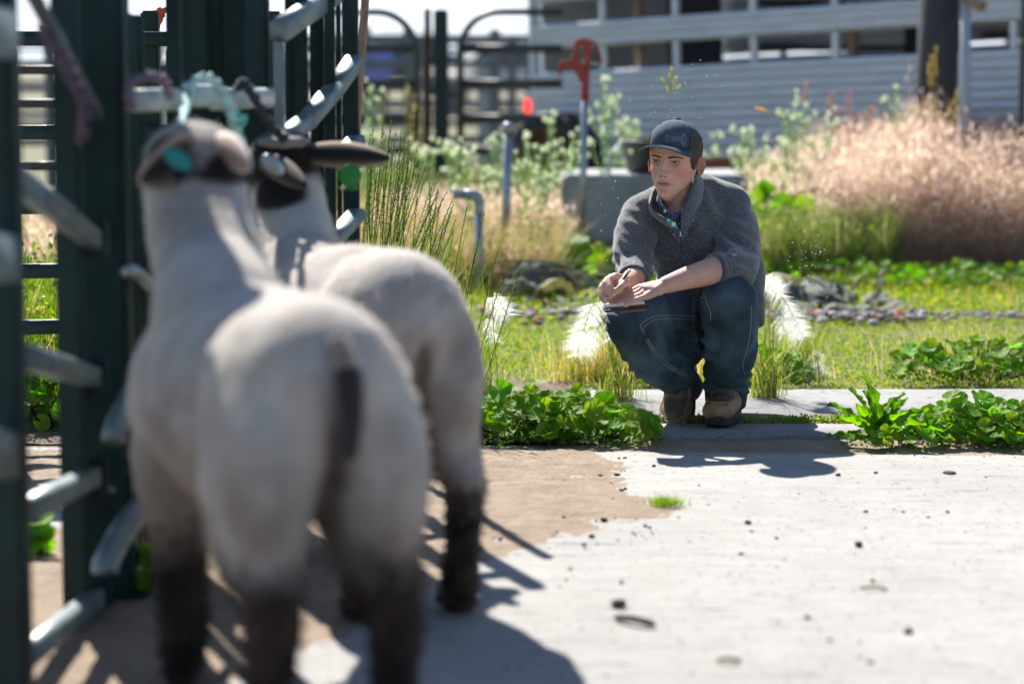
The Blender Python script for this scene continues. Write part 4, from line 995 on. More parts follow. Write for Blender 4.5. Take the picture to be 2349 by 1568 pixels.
o = mesh1('button', ell_vf(cl((0, 0, .092)), (.008, .008, .005)), M['cap_dark'], MAN, True); o.parent = CAP
for k in (-1, 1, -2, 2, 3, 0):
    if k in (0, 3): continue
    o = mesh1('eyelet', ell_vf(cl(dome(k * math.pi / 3 + (.28 if k < 0 else -.28), .58, .0005)), (.0028, .0028, .0028)), M['cap_dark'], MAN, True); o.parent = CAP
# lettering on the front panel
cu = bpy.data.curves.new('cap_text', 'FONT'); cu.body = 'ITC SERVICES'; cu.size = 1; cu.align_x = 'LEFT'
ob = bpy.data.objects.new('t', cu); C.objects.link(ob); dg = bpy.context.evaluated_depsgraph_get(); dg.update()
me = bpy.data.meshes.new_from_object(ob.evaluated_get(dg)); bpy.data.objects.remove(ob)
tw_ = np.array([v.co[:] for v in me.vertices]); x0, x1 = tw_[:, 0].min(), tw_[:, 0].max(); tw_[:, 0] = (tw_[:, 0] - x0) / (x1 - x0)
tw_[:, 1] = tw_[:, 1] / .72
def cap_uv(u, w_): # u 0..1 along, w_ 0..1 height, on the dome
    return cl(dome(.02 + u * .66 , .13 + w_ * .11, .0022))
V = [tuple(cap_uv(u, v_)) for u, v_ in tw_[:, :2]]; F = [tuple(p.vertices) for p in me.polygons]; bpy.data.meshes.remove(me)
mbx = MB().add(V, F)
def thick_line(pts, w_):
    V = []; 
    for i, (u, v_) in enumerate(pts):
        q0 = pts[max(0, i - 1)]; q1 = pts[min(len(pts) - 1, i + 1)]; dx, dy = q1[0] - q0[0], (q1[1] - q0[1]); l = math.hypot(dx, dy); nx, ny = -dy / l, dx / l
        V += [tuple(cap_uv(u + nx * w_, v_ + ny * w_ * 6)), tuple(cap_uv(u - nx * w_, v_ - ny * w_ * 6))]
    return V, [(2 * i, 2 * i + 1, 2 * i + 3, 2 * i + 2) for i in range(len(pts) - 1)]
for seg in ([(1.0, 1.9), (1.14, .5)], [(1.14, .5), (1.0, -.9)], [(1.0, 1.9), (1.0, 1.2)], [(1.0, -.9), (1.0, -.2)], [(-.02, 1.2), (1.0, 1.2)], [(.02, -.2), (1.0, -.2)]):
    mbx.add(*thick_line(seg, .012))
o = mbx.build('lettering', M['cap_print'], MAN); o.parent = CAP

# ---- sweater
def T(c, r_, rot=None): return ell_vf(c, r_, rot)
sw = [T(P(1578, 520, 7.40), (.150, .105, .15), (0, R(-6), 0)), cap_vf(P(1490, 492, 7.385), .074, P(1545, 455, 7.40), .062), cap_vf(P(1545, 455, 7.41), .062, P(1610, 445, 7.42), .066), cap_vf(P(1610, 445, 7.43), .064, P(1672, 472, 7.42), .070),
      T(P(1600, 590, 7.44), (.145, .115, .13)), T(P(1632, 645, 7.52), (.135, .12, .10)), T(P(1650, 560, 7.53), (.13, .12, .19), (R(12), 0, 0)),
      cap_vf(P(1712, 620, 7.48), .062, P(1726, 690, 7.44), .042), cap_vf(P(1726, 690, 7.44), .042, P(1740, 738, 7.46), .022), cap_vf(P(1655, 660, 7.62), .10, P(1680, 720, 7.66), .08), cap_vf(P(1560, 640, 7.38), .075, P(1650, 655, 7.42), .07)]
v, f, e = fuse(sw, .0060, 7)
def folds(V, Nn, items):
    "items: (centre, direction across the folds, radius, wavelength, height)"
    for c, d, rad, wl, h in items:
        c = np.array(c); d = np.array(Vector(d).normalized()); q = V - c; dist = np.linalg.norm(q, axis=1); wgt = np.exp(-(dist / rad) ** 2)
        ph = (q @ d) / wl * 6.283 + 1.3 * fbm(V, 4, int(abs(c[0]) * 1000) % 97, 2) * 2
        s_ = np.sin(ph); V = V + Nn * (wgt * h * (np.abs(s_) ** .8 * np.sign(s_)))[:, None]
    return V
Nn = normals(v, f)
v = v + Nn * (fbm(v, 5, 31, 2) * .0045 + fbm(v, 13, 32, 2) * .0018)[:, None]
v = folds(v, Nn, [(P(1600, 620, 7.32), (.3, 0, 1), .14, .055, .006), (P(1625, 500, 7.33), (1, 0, .5), .12, .06, .005), (P(1640, 560, 7.36), (.8, 0, -.6), .10, .045, .006), (P(1480, 520, 7.32), (.7, 0, .7), .06, .04, .004)])
MB().add(v, f).build('sweater', M['sweater'], MAN, True)
FZ = MB()
def fuzz(V, F, n, seed):
    r = np.random.default_rng(seed); Nn = normals(V, F); i = r.integers(0, len(V), n); p = V[i] + r.normal(size=(n, 3)) * .002; d = Nn[i] + r.normal(size=(n, 3)) * .5; d /= np.linalg.norm(d, axis=1)[:, None]
    s_ = np.cross(d, r.normal(size=(n, 3))); s_ /= np.linalg.norm(s_, axis=1)[:, None]; l = r.uniform(.0015, .0045, n)[:, None]
    FZ.add(np.stack([p - s_ * .0003, p + s_ * .0003, p + d * l], 1).reshape(-1, 3), np.arange(n * 3).reshape(n, 3), (.26, .265, .28))
fuzz(v, f, 11000, 1)
SWB = BVHTree.FromPolygons([tuple(p) for p in v], [tuple(q) for q in f])
def sleeve(segs, fold_items, cuff_a, cuff_b, rc, name='sleeve'):
    v, f, e = fuse([cap_vf(segs[i][0], segs[i][1], segs[i + 1][0], segs[i + 1][1], 20) for i in range(len(segs) - 1)], .0050, 6)
    Nn = normals(v, f); v = v + Nn * (fbm(v, 7, 41, 2) * .0035)[:, None]; v = folds(v, Nn, fold_items); fuzz(v, f, 5500, 2)
    o = MB().add(v, f).build(name, M['sweater'], MAN, True)
    a = Vector(cuff_a); b = Vector(cuff_b); d = (b - a).normalized()
    k = smooth_curve([a - d * .004, a.lerp(b, .3), a.lerp(b, .7), b], 4)
    m = len(k); V, F = tube_vf(k + [b + d * .001, b - d * .004], [rc * (1 + .03 * math.sin(i * 2.1)) for i in range(m)] + [rc - .003, rc - .007], 28, False)
    V = np.array(V); V = V + fbm(V, 9, 43, 2)[:, None] * .002
    mesh1('cuff', ([tuple(q) for q in V], F), M['sweater'], MAN, True).parent = o
    return o
sleeve([(P(1666, 480, 7.435), .078), (P(1684, 530, 7.38), .074), (P(1694, 590, 7.30), .070), (P(1690, 618, 7.24), .064), (P(1662, 622, 7.185), .056)],
       [(P(1695, 590, 7.20), (.5, -.3, 1), .09, .034, .0055), (P(1675, 520, 7.32), (.3, -.2, 1), .10, .05, .005), (P(1660, 560, 7.25), (1, 0, 1.4), .07, .035, .005)],
       P(1668, 621, 7.19), P(1636, 622, 7.155), .0525)
sleeve([(P(1474, 497, 7.39), .070), (P(1456, 545, 7.33), .067), (P(1452, 590, 7.285), .062), (P(1457, 612, 7.26), .056), (P(1455, 628, 7.20), .050)],
       [(P(1455, 600, 7.25), (.3, -.2, 1), .08, .032, .005), (P(1470, 540, 7.30), (.6, 0, 1), .08, .045, .004)],
       P(1456, 622, 7.22), P(1452, 640, 7.165), .046)
FZ.build('wool_fuzz', M['fibre'], MAN)['kind'] = 'stuff'
# collars
def strip(name, lo, hi, th, m, k=5, wob=0.0):
    lo = smooth_curve(lo, k); hi = smooth_curve(hi, k); n = len(lo); rows = 7; V = []
    ctr = sum(lo, Vector()) / n
    for side in (0, 1):
        for j in range(rows):
            t = j / (rows - 1)
            for i in range(n):
                p = lo[i].lerp(hi[i], t); out = Vector((p.x - ctr.x, p.y - ctr.y, 0)); out = out.normalized() if out.length > 1e-4 else Vector((0, -1, 0))
                p = p + out * (math.sin(t * math.pi) * .006 - side * th) + Vector((0, 0, wob * math.sin(i * .9) * t)); V.append(tuple(p))
    F = []; o = rows * n
    for s_ in (0, 1):
        for j in range(rows - 1):
            for i in range(n - 1):
                q = (s_ * o + j * n + i, s_ * o + j * n + i + 1, s_ * o + (j + 1) * n + i + 1, s_ * o + (j + 1) * n + i); F.append(q if s_ == 0 else q[::-1])
    for i in range(n - 1): F.append(((rows - 1) * n + i, (rows - 1) * n + i + 1, o + (rows - 1) * n + i + 1, o + (rows - 1) * n + i)); F.append((i, i + 1, o + i + 1, o + i))
    for j in range(rows - 1): F.append((j * n, (j + 1) * n, o + (j + 1) * n, o + j * n)); F.append((j * n + n - 1, (j + 1) * n + n - 1, o + (j + 1) * n + n - 1, o + j * n + n - 1))
    return mesh1(name, (V, F), m, MAN, True)
strip('collar', [P(1560, 540, 7.26), P(1535, 522, 7.255), P(1508, 505, 7.27), P(1494, 485, 7.30), P(1496, 462, 7.37), P(1530, 448, 7.455), P(1590, 436, 7.475), P(1626, 430, 7.44), P(1618, 455, 7.35), P(1598, 485, 7.285), P(1584, 515, 7.26), P(1572, 542, 7.255)],
      [P(1559, 524, 7.245), P(1528, 502, 7.235), P(1492, 479, 7.245), P(1492, 455, 7.28), P(1500, 432, 7.35), P(1535, 415, 7.42), P(1578, 398, 7.43), P(1600, 392, 7.39), P(1596, 412, 7.31), P(1580, 455, 7.255), P(1564, 492, 7.24), P(1562, 524, 7.24)], .006, M['sweater'])
strip('shirt_collar', [P(1556, 512, 7.275), P(1538, 500, 7.275), P(1522, 482, 7.285), P(1512, 470, 7.32), P(1530, 450, 7.42), P(1590, 440, 7.44), P(1612, 440, 7.40), P(1600, 460, 7.33), P(1580, 492, 7.28), P(1562, 515, 7.27)],
      [P(1557, 490, 7.268), P(1530, 480, 7.266), P(1515, 462, 7.27), P(1509, 445, 7.30), P(1530, 425, 7.40), P(1580, 412, 7.415), P(1600, 412, 7.38), P(1590, 430, 7.315), P(1568, 462, 7.27), P(1558, 490, 7.265)], .004, M['shirt'])
mesh1('shirt_front', ([tuple(p) for p in (P(1524, 478, 7.282), P(1552, 488, 7.275), P(1592, 462, 7.300), P(1600, 500, 7.30), P(1562, 560, 7.275), P(1522, 515, 7.278))], [(0, 1, 4, 5), (1, 2, 3, 4)]), M['shirt'], MAN)
mesh1('button', ell_vf(P(1525, 484, 7.262), (.004, .003, .0055)), M['white_cloth'], MAN, True)
zp = mesh1('zip', tube_vf([P(1560, 522, 7.236), P(1562, 545, 7.24), P(1563, 580, 7.26)], .0016, 6), M['dark_cloth'], MAN, True)
mesh1('zip_pull', bar_vf(P(1561, 528, 7.230), P(1561, 548, 7.232), .0045, .003), M['metal_tip'], MAN)
# green leaf-shaped badge with a white four-leaf emblem
lens = []
a, b = P(1523.5, 498, 7.238), P(1556, 526, 7.232)
for i in range(9): t = i / 8; lens.append(a.lerp(b, t) + Vector((.0085, 0, .007)) * math.sin(math.pi * t))
for i in range(1, 8): t = 1 - i / 8; lens.append(a.lerp(b, t) - Vector((.0065, 0, .0055)) * math.sin(math.pi * t))
bd = mesh1('badge', ([tuple(p) for p in lens] + [tuple(p + Vector((0, .003, 0))) for p in lens], [tuple(range(16))] + [(i, (i + 1) % 16, (i + 1) % 16 + 16, i + 16) for i in range(16)]), mat('badge_green', (.0, .40, .25), .5), MAN)
for dx, dz in ((-.0032, .0032), (.0032, .0032), (-.0032, -.0032), (.0032, -.0032)):
    c = P(1545, 514, 7.2325) + Vector((dx, -.002, dz)); o = mesh1('emblem', ell_vf(c, (.0034, .0008, .0034), n=12, m=6), M['white_cloth'], MAN, True); o.parent = bd
o = mesh1('emblem', ell_vf(P(1533, 505, 7.233) + Vector((0, -.002, 0)), (.0025, .0008, .004), n=10, m=6), M['white_cloth'], MAN, True); o.parent = bd

# ---- jeans
hipL, hipR = P(1672, 700, 7.60), P(1600, 705, 7.58)
knL, knR = P(1672, 690, 7.17), P(1447, 742, 7.13)
anL, anR = P(1664, 905, 7.43), P(1572, 880, 7.47)
je = [cap_vf(hipL, .115, hipR, .110, 20), cap_vf(P(1640, 640, 7.56), .115, P(1640, 720, 7.62), .125),
      cap_vf(hipL, .105, knL, .083, 22), cap_vf(knL, .084, P(1676, 790, 7.27), .086, 22), cap_vf(P(1676, 790, 7.27), .086, P(1668, 870, 7.37), .070, 22), cap_vf(P(1668, 870, 7.37), .072, anL, .066, 22),
      cap_vf(hipR, .105, P(1505, 722, 7.28), .092, 22), cap_vf(P(1505, 722, 7.28), .090, knR, .076, 22), cap_vf(knR, .076, P(1500, 820, 7.26), .080, 22), cap_vf(P(1500, 820, 7.26), .080, P(1548, 862, 7.40), .062, 22), cap_vf(P(1548, 862, 7.40), .062, anR, .054, 22),
      cap_vf(P(1560, 780, 7.42), .09, P(1590, 740, 7.52), .10, 20), T(P(1720, 700, 7.62), (.05, .10, .09))]
v, f, e = fuse(je, .0060, 6); Nn = normals(v, f)
v = v + Nn * (fbm(v, 4.5, 51, 2) * .0050 + fbm(v, 12, 52, 2) * .0022)[:, None]
v = folds(v, Nn, [(P(1500, 760, 7.2), (1, 0, .3), .08, .040, .009), (P(1700, 880, 7.36), (.2, 0, 1), .07, .030, .010), (P(1640, 895, 7.36), (.1, 0, 1), .06, .040, .009), (P(1560, 790, 7.3), (.6, 0, 1), .10, .042, .012), (P(1480, 830, 7.25), (.8, 0, -.6), .08, .036, .007), (P(1690, 800, 7.25), (1, 0, -.4), .08, .05, .006),
                  (P(1540, 860, 7.33), (.3, 0, 1), .06, .028, .009), (P(1640, 790, 7.22), (1, 0, .15), .09, .07, .007), (P(1398, 730, 7.1), (.2, 0, 1), .05, .022, .005), (P(1590, 700, 7.4), (1, 0, .2), .07, .04, .005), (P(1730, 740, 7.4), (1, 0, .6), .07, .03, .004)])
JE = MB().add(v, f).build('jeans', M['denim'], MAN, True)
JB = BVHTree.FromPolygons([tuple(p) for p in v], [tuple(q) for q in f])
def on_jeans(x, y, off=.001):
    o_ = Vector((0, 0, CAM_H)); d = (P(x, y, 7.0) - o_).normalized(); hit, nrm, i, dist = JB.ray_cast(o_ + d * 5.5, d)
    return (hit - d * off) if hit else P(x, y, 7.3)
def seam(pts, r=.0011, m=None, name='seam', off=.0008):
    q = smooth_curve([Vector((x, y, 0)) for x, y in pts], 6); W_ = [on_jeans(p.x, p.y, off) for p in q]
    return mesh1(name, tube_vf(W_, r, 5), m or M['stitch'], MAN, True)
def dpx(x, y): return ((1400 + x / 2.8517) * .9396, (600 + y / 2.8517) * .9396)   # from an enlarged view of the photo
for ps in ([(480, 600), (470, 550), (540, 500), (650, 483), (760, 487), (880, 490)], [(495, 610), (490, 565), (560, 518), (660, 505), (770, 510), (870, 515)],
           [(830, 350), (828, 480), (830, 560), (845, 680), (880, 780)], [(842, 350), (842, 480), (846, 560), (862, 680), (900, 780)],
           [(500, 650), (560, 740), (640, 830), (720, 880), (780, 905)], [(518, 645), (580, 735), (655, 815), (730, 862), (795, 890)],
           [(905, 320), (930, 400), (955, 470), (950, 530)], [(845, 352), (880, 355), (905, 350)], [(845, 378), (880, 372), (905, 360)],
           [(1240, 420), (1235, 560), (1215, 700), (1180, 820), (1195, 900)]):
    s_ = seam([dpx(*q) for q in ps], .0010); s_.parent = JE
for ps in ([(500, 650), (560, 740), (640, 830), (720, 880), (780, 905)],):
    s_ = seam([dpx(x_ + 9, y_ - 4) for x_, y_ in ps], .0020, M['denim_edge'], 'outer_seam', .0); s_.parent = JE
# hems
def hem(c0, c1, r0, r1, tilt=None):
    k = [c0, c0.lerp(c1, .5), c1, c1 + (c1 - c0) * .02, c1 - (c1 - c0) * .3]
    V, F = tube_vf(k, [r0, (r0 + r1) / 2 * 1.02, r1, r1 - .003, r1 - .006], 36, False); V = np.array(V); V = V + fbm(V, 6, 61, 2)[:, None] * np.array([.004, .004, .001])
    return mesh1('trouser_hem', ([tuple(q) for q in V], F), M['denim'], MAN, True)
h_ = hem(P(1666, 880, 7.40), P(1664, 928, 7.415), .068, .0625); h_.parent = JE
h_ = hem(P(1556, 868, 7.43), P(1572, 893, 7.475), .058, .0585); h_.parent = JE

# ---- boots
def boot(loc, yaw, pitch, nm='boot'):
    Mx = Matrix.Translation(loc) @ Euler((0, 0, yaw)).to_matrix().to_4x4() @ Euler((pitch, 0, 0)).to_matrix().to_4x4()
    # local: toe to -y, origin on the ground under the ball of the foot
    pr = [ell_vf((0, -.055, .046), (.050, .062, .036)), ell_vf((0, -.01, .052), (.052, .085, .040)), ell_vf((.004, .09, .055), (.040, .085, .045)), ell_vf((.002, .155, .052), (.038, .048, .045)),
          cap_vf((0, .045, .085), .042, (0, .12, .15), .046), cap_vf((0, .12, .11), .045, (0, .125, .20), .048)]
    v, f, e = fuse(pr, .005, 5); v[:, 2] = np.maximum(v[:, 2], .02)
    Nn = normals(v, f); v = v + Nn * (np.sin(v[:, 1] * 150 + fbm(v, 6, 3, 1) * 3) * .0016 * np.exp(-((v[:, 1] - .03) / .04) ** 2) * (v[:, 2] > .04))[:, None]
    vw = np.array([tuple(Mx @ Vector(q)) for q in v])
    top = (v[:, 2] > .058) & (v[:, 1] > -.09) & (v[:, 1] < .075) & (np.abs(v[:, 0]) < .036)
    o = MB().add(vw, f).build(nm, [M['boot'], M['boot_dark']], MAN, True)
    fm = np.array([top[list(q)].all() for q in f]).astype(np.int32); o.data.polygons.foreach_set('material_index', fm)
    # welt stitching round the vamp
    ring = [(-.036, .06), (-.041, .0), (-.038, -.045), (-.022, -.078), (0, -.088), (.022, -.078), (.038, -.045), (.041, 0), (.036, .06)]
    bv = BVHTree.FromPolygons([tuple(q) for q in v], [tuple(q) for q in f]); wl = []
    for q in smooth_curve([Vector((x_, y_, 0)) for x_, y_ in ring], 4):
        hit = bv.ray_cast(Vector((q.x, q.y, .3)), Vector((0, 0, -1)))[0]; hit = hit if hit else Vector((q.x, q.y, .05)); wl.append(Mx @ (hit + Vector((0, 0, .001))))
    mesh1('welt', tube_vf(wl, .0030, 6), M['boot'], MAN, True).parent = o
    # sole: outline extruded with lugs, curling up at the toe
    n = 48; V = []
    for (zz, ins) in ((.0, .004), (.004, .0), (.022, -.002), (.030, .004)):
        for k in range(n):
            t = 2 * math.pi * k / n; yy = math.cos(t); xx = math.sin(t)
            y_ = .045 - .157 * yy * (1 if yy > 0 else 1.0); wdt = .050 if y_ < .03 else np.interp(y_, [.03, .09, .2], [.050, .040, .038]); x_ = (wdt - ins) * np.sign(xx) * abs(xx) ** .72
            y_ = y_ + (ins if yy > 0 else -ins)
            lift = .010 * max(0, (-.06 - y_) / .05) ** 2
            wav = .006 * math.sin(k * math.pi / 4) if zz > .02 else 0
            V.append(tuple(Mx @ Vector((x_, y_, zz + lift + wav))))
    F = [(l * n + k, l * n + (k + 1) % n, (l + 1) * n + (k + 1) % n, (l + 1) * n + k) for l in range(3) for k in range(n)] + [tuple(range(n - 1, -1, -1)), tuple(range(3 * n, 4 * n))]
    mesh1('sole', (V, F), M['sole'], MAN, True).parent = o
    return o
bl = P(1655, 980, 7.3); boot(Vector((P(1655, 900, 7.30).x, 7.28, .006)), R(-16), 0)
boot(Vector((P(1556, 900, 7.42).x, 7.41, .0)), R(-16), R(-0) + R(38))

# ---- notebook and pencil
NB = thing('notebook', 'small leather-covered notebook with white paper resting on his knee', 'notebook', P(1433, 700, 6.985))
rot = Euler((R(-7), R(-5.5), R(-2))).to_matrix(); nc = P(1436, 699, 6.99)
def nb_box(name, dx, dy, dz, sx, sy, sz, m): bevbox(name, nc + rot @ Vector((dx, dy, dz)), (sx, sy, sz), m, NB, .0012, rot)
nb_box('paper_block', -.004, 0, .001, .116, .082, .009, M['paper']); nb_box('cover', .001, .001, -.006, .130, .088, .004, M['leather_cover']); nb_box('cover', .0, .0, -.012, .128, .086, .003, M['dark_cloth'])
nb_box('cover', -.002, 0, -.0155, .122, .084, .003, M['leather_cover']); nb_box('card', .018, 0, -.020, .082, .075, .003, M['notebook_edge'])
mesh1('ring', tube_vf([nc + rot @ Vector((-.062, -.040, .004)), nc + rot @ Vector((-.066, -.03, -.004)), nc + rot @ Vector((-.064, -.04, -.012))], .002, 6), M['metal_tip'], NB, True)
PC = thing('pencil', 'dark mechanical pencil with silver cap held in his writing hand', 'pencil', P(1411, 652, 6.98))
ea, eb = P(1446, 619, 7.00), P(1386, 689, 6.955)
mesh1('barrel', tube_vf([ea.lerp(eb, .12), ea.lerp(eb, .85)], .0042, 8), M['pencil_body'], PC, True)
mesh1('cap', tube_vf([ea, ea.lerp(eb, .03), ea.lerp(eb, .12)], [.0042, .005, .005], 10), M['metal_tip'], PC, True)
mesh1('tip', tube_vf([ea.lerp(eb, .85), ea.lerp(eb, .95), eb], [.0042, .002, .0006], 8), M['metal_tip'], PC, True)

# ================================================================== PLANTS
rnd = np.random.default_rng(5)
def blades(n, base, h, w_, lean, col, curl=.5, tipcol=None, lv=4):
    "flat tapering blades; base (n,3), h (n), w (n), lean (n,2) horizontal reach at the tip"
    az = rnd.uniform(0, math.pi, n); sx, sy = np.cos(az), np.sin(az)
    V = np.zeros((n, lv, 2, 3)); Cc = np.zeros((n, lv, 2, 3)); t = np.linspace(0, 1, lv)
    for i, ti in enumerate(t):
        c = base.copy(); c[:, 0] += lean[:, 0] * ti ** 2; c[:, 1] += lean[:, 1] * ti ** 2
        c[:, 2] += h * (ti - curl * .35 * ti ** 3 * np.hypot(lean[:, 0], lean[:, 1]) / np.maximum(h, 1e-3))
        ww = w_ * (1 - ti ** 1.6 * .96) * .5
        for k, s in ((0, -1), (1, 1)):
            V[:, i, k, 0] = c[:, 0] + s * ww * sx; V[:, i, k, 1] = c[:, 1] + s * ww * sy; V[:, i, k, 2] = c[:, 2]
            Cc[:, i, k] = col if tipcol is None else col * (1 - ti ** 2) + tipcol * ti ** 2
    o = (np.arange(n) * lv * 2)[:, None]
    F = np.concatenate([o + np.array([[2 * i, 2 * i + 1, 2 * i + 3, 2 * i + 2]]) for i in range(lv - 1)])
    return V.reshape(-1, 3), F, Cc.reshape(-1, 3)
def chips(n, pos, size, col, asp=.6, up=.6):
    "small leaf-shaped diamonds, random tilt"
    d = rnd.normal(size=(n, 3)); d[:, 2] = np.abs(d[:, 2]) * up; d /= np.linalg.norm(d, axis=1)[:, None]
    q = rnd.normal(size=(n, 3)); s = np.cross(d, q); s /= np.linalg.norm(s, axis=1)[:, None]
    sz = size[:, None]
    V = np.stack([pos, pos + d * sz * .5 + s * sz * asp * .5, pos + d * sz, pos + d * sz * .5 - s * sz * asp * .5], 1)
    F = np.arange(n * 4).reshape(n, 4); return V.reshape(-1, 3), F, np.repeat(col, 4, 0)
def colmix(n, cols, wts, jit=.2):
    cols = np.array(cols); i = rnd.choice(len(cols), n, p=np.array(wts) / sum(wts)); return cols[i] * (1 + rnd.uniform(-jit, jit, (n, 1)))
def gz(x, y): return ground_z(x, y)
def field(n, px0, px1, Y0, Y1):
    "uniform over the ground between two distances and two lines of sight"
    Y = np.sqrt(rnd.uniform(Y0 ** 2, Y1 ** 2, n)); px = rnd.uniform(px0, px1, n); return (px - 1174.5) / FPX * Y * 1.0, Y
GR = [(.12, .23, .018), (.18, .27, .022), (.29, .30, .035), (.065, .13, .014), (.38, .26, .12)]
def patchy(x, y, sc, seed): return fbm(np.stack([x, y, 0 * x], 1), sc, seed)

# low weedy lawn between the walkway and the stones
def lawn(name, n_chip, n_blade, px0, px1, Y0, Y1, hs, keep=None, cw=(4, 4, 3, 2, .8), bw=(2, 3, 3, 1, 2), csz=(.008, .02)):
    mb = MB(); x, y = field(n_chip, px0, px1, Y0, Y1)
    pn = patchy(x, y, .9, 91); k = rnd.uniform(-1, 1, len(x)) < (pn + .55)
    if keep is not None: k &= keep(x, y)
    x, y, pn = x[k], y[k], pn[k]; n = len(x)
    z = gz(x, y) + rnd.uniform(0, 1, n) ** 1.5 * hs * .55 * (1 + .6 * patchy(x, y, 1.7, 92)) + .002
    col = colmix(n, GR, cw); warm = np.clip(patchy(x, y, .7, 95), 0, 1)[:, None]; col = col * (1 - warm * .5) + np.array([.24, .20, .04]) * warm * .5
    mb.add(*chips(n, np.stack([x, y, z], 1), rnd.uniform(*csz, n), col, .65, .5))
    x, y = field(n_blade, px0, px1, Y0, Y1); pn = patchy(x, y, 1.3, 93); k = rnd.uniform(-1, 1, len(x)) < (pn + .2)
    if keep is not None: k &= keep(x, y)
    x, y = x[k], y[k]; n = len(x); h = rnd.uniform(.4, 1.3, n) * hs * (1 + .7 * patchy(x, y, .8, 94))
    mb.add(*blades(n, np.stack([x, y, gz(x, y)], 1), np.abs(h) + .01, rnd.uniform(.0018, .004, n), rnd.normal(size=(n, 2)) * (.3 * hs), colmix(n, GR, bw)))
    return tag(mb.build(name, M['grass']), kind='stuff', label=None)
g = lawn('grass', 150000, 6000, -350, 2500, 8.13, 10.6, .030, csz=(.006, .014)); tag(g, 'short yellow-green weedy grass behind the concrete walkway', 'grass')
g = lawn('grass', 42000, 16000, -350, 2500, 10.6, 13.0, .09, csz=(.012, .028)); tag(g, 'darker mown-looking grass between stone pile and dry grass bank', 'grass')
g = lawn('grass', 16000, 5500, -350, 330 + 1010, 7.0, 8.2, .05, keep=lambda x, y: (x < .28) & (patchy(x, y, 1.1, 96) > -.25)); tag(g, 'sparse green weeds on the bare soil left of the walkway', 'weeds')
# weeds growing in the slab joint
mb = MB(); n = 5200; x = rnd.uniform(.22, 1.75, n); y = rnd.normal(7.33, .016, n); k = rnd.uniform(-1, 1, n) < patchy(x, y, 2.2, 97) + .35; x, y = x[k], y[k]; n = len(x)
mb.add(*chips(n, np.stack([x, y, rnd.uniform(-.004, .020, n)], 1), rnd.uniform(.006, .013, n), colmix(n, GR, (3, 3, 3, 2, 1)), .7, .7))
tag(mb.build('weeds', M['grass']), 'thin line of tiny weeds growing in the walkway joint', 'weeds', kind='stuff')
mb = MB(); c = P(1528, 1160, 5.93); n = 260
mb.add(*blades(n, np.stack([rnd.normal(c.x, .022, n), rnd.normal(5.93, .02, n), np.full(n, .004)], 1), rnd.uniform(.012, .03, n), rnd.uniform(.0018, .003, n), rnd.normal(size=(n, 2)) * .008, colmix(n, GR[:4], (3, 3, 1, 1))))
tag(mb.build('grass_tuft', M['grass']), 'tiny bright green grass tuft on the sandy edge of the pale concrete', 'grass', kind='stuff')

# tall rough weeds beyond
def rough(name, label, n, px0, px1, Y0, Y1, h0, h1, cols, wts, w_=(.003, .007), hfun=None, keep=None):
    x, y = field(n, px0, px1, Y0, Y1)
    if keep is not None: k = keep(x, y); x, y = x[k], y[k]
    n = len(x); h = rnd.uniform(h0, h1, n)
    if hfun is not None: h = h * hfun(x, y)
    mb = MB().add(*blades(n, np.stack([x, y, gz(x, y)], 1), h, rnd.uniform(*w_, n), rnd.normal(size=(n, 2)) * (h * .28)[:, None], colmix(n, cols, wts)))
    m = n // 2; i = rnd.integers(0, n, m); zz = rnd.uniform(.1, .95, m) * h[i]
    mb.add(*chips(m, np.stack([x[i] + rnd.normal(size=m) * .02, y[i] + rnd.normal(size=m) * .02, zz], 1), rnd.uniform(.015, .04, m), colmix(m, cols, wts), .5, .9))
    return tag(mb.build(name, M['grass']), label, 'weeds', kind='stuff')
TAN = [(.42, .29, .21), (.50, .38, .28), (.34, .21, .16), (.20, .22, .05), (.09, .15, .02)]
clear_block = lambda x, y: ~((x > bx0 - .05) & (x < bx1 + .05) & (y > 12.95) & (y < 14.05))
rough('weeds', 'mixed tan and green weeds around the two pipes', 26000, 820, 1290, 11.6, 15, .12, .42, TAN, (3, 3, 1, 3, 3), keep=clear_block)
rough('weeds', 'dense green weeds in front of the far gates', 14000, 640, 1300, 15, 17.4, .2, .50, [(.06, .12, .015), (.10, .17, .03), (.25, .24, .08), (.40, .30, .2)], (4, 3, 2, 1.5))
rough('weeds', 'bright yellow-green weeds along the foot of the concrete block', 9000, 1120, 1760, 12.0, 12.95, .05, .20, [(.16, .24, .02), (.09, .17, .02), (.3, .26, .06)], (4, 3, 1))
rough('weeds', 'tall green weeds seen between the dark left posts', 15000, -60, 420, 7.25, 9.0, .15, .52, [(.06, .14, .012), (.12, .20, .02), (.34, .28, .12), (.25, .27, .04)], (4, 4, 2, 2), w_=(.003, .008))
rough('weeds', 'pale grass and weeds behind the left rail fences', 16000, -100, 830, 9.8, 14, .15, .45, TAN, (3, 3, 1, 3, 3))
rough('weeds', 'olive green weeds along the left front of the dry grass bank', 7000, 1730, 2050, 12.2, 12.9, .15, .48, [(.10, .16, .03), (.20, .24, .06), (.38, .36, .18), (.06, .10, .02)], (4, 3, 2, 2), w_=(.002, .005))
rough('weeds', 'weeds under the stock trailer', 9000, 1280, 2500, 14.4, 18.5, .15, .45, TAN, (2, 2, 2, 2, 3), keep=clear_block)

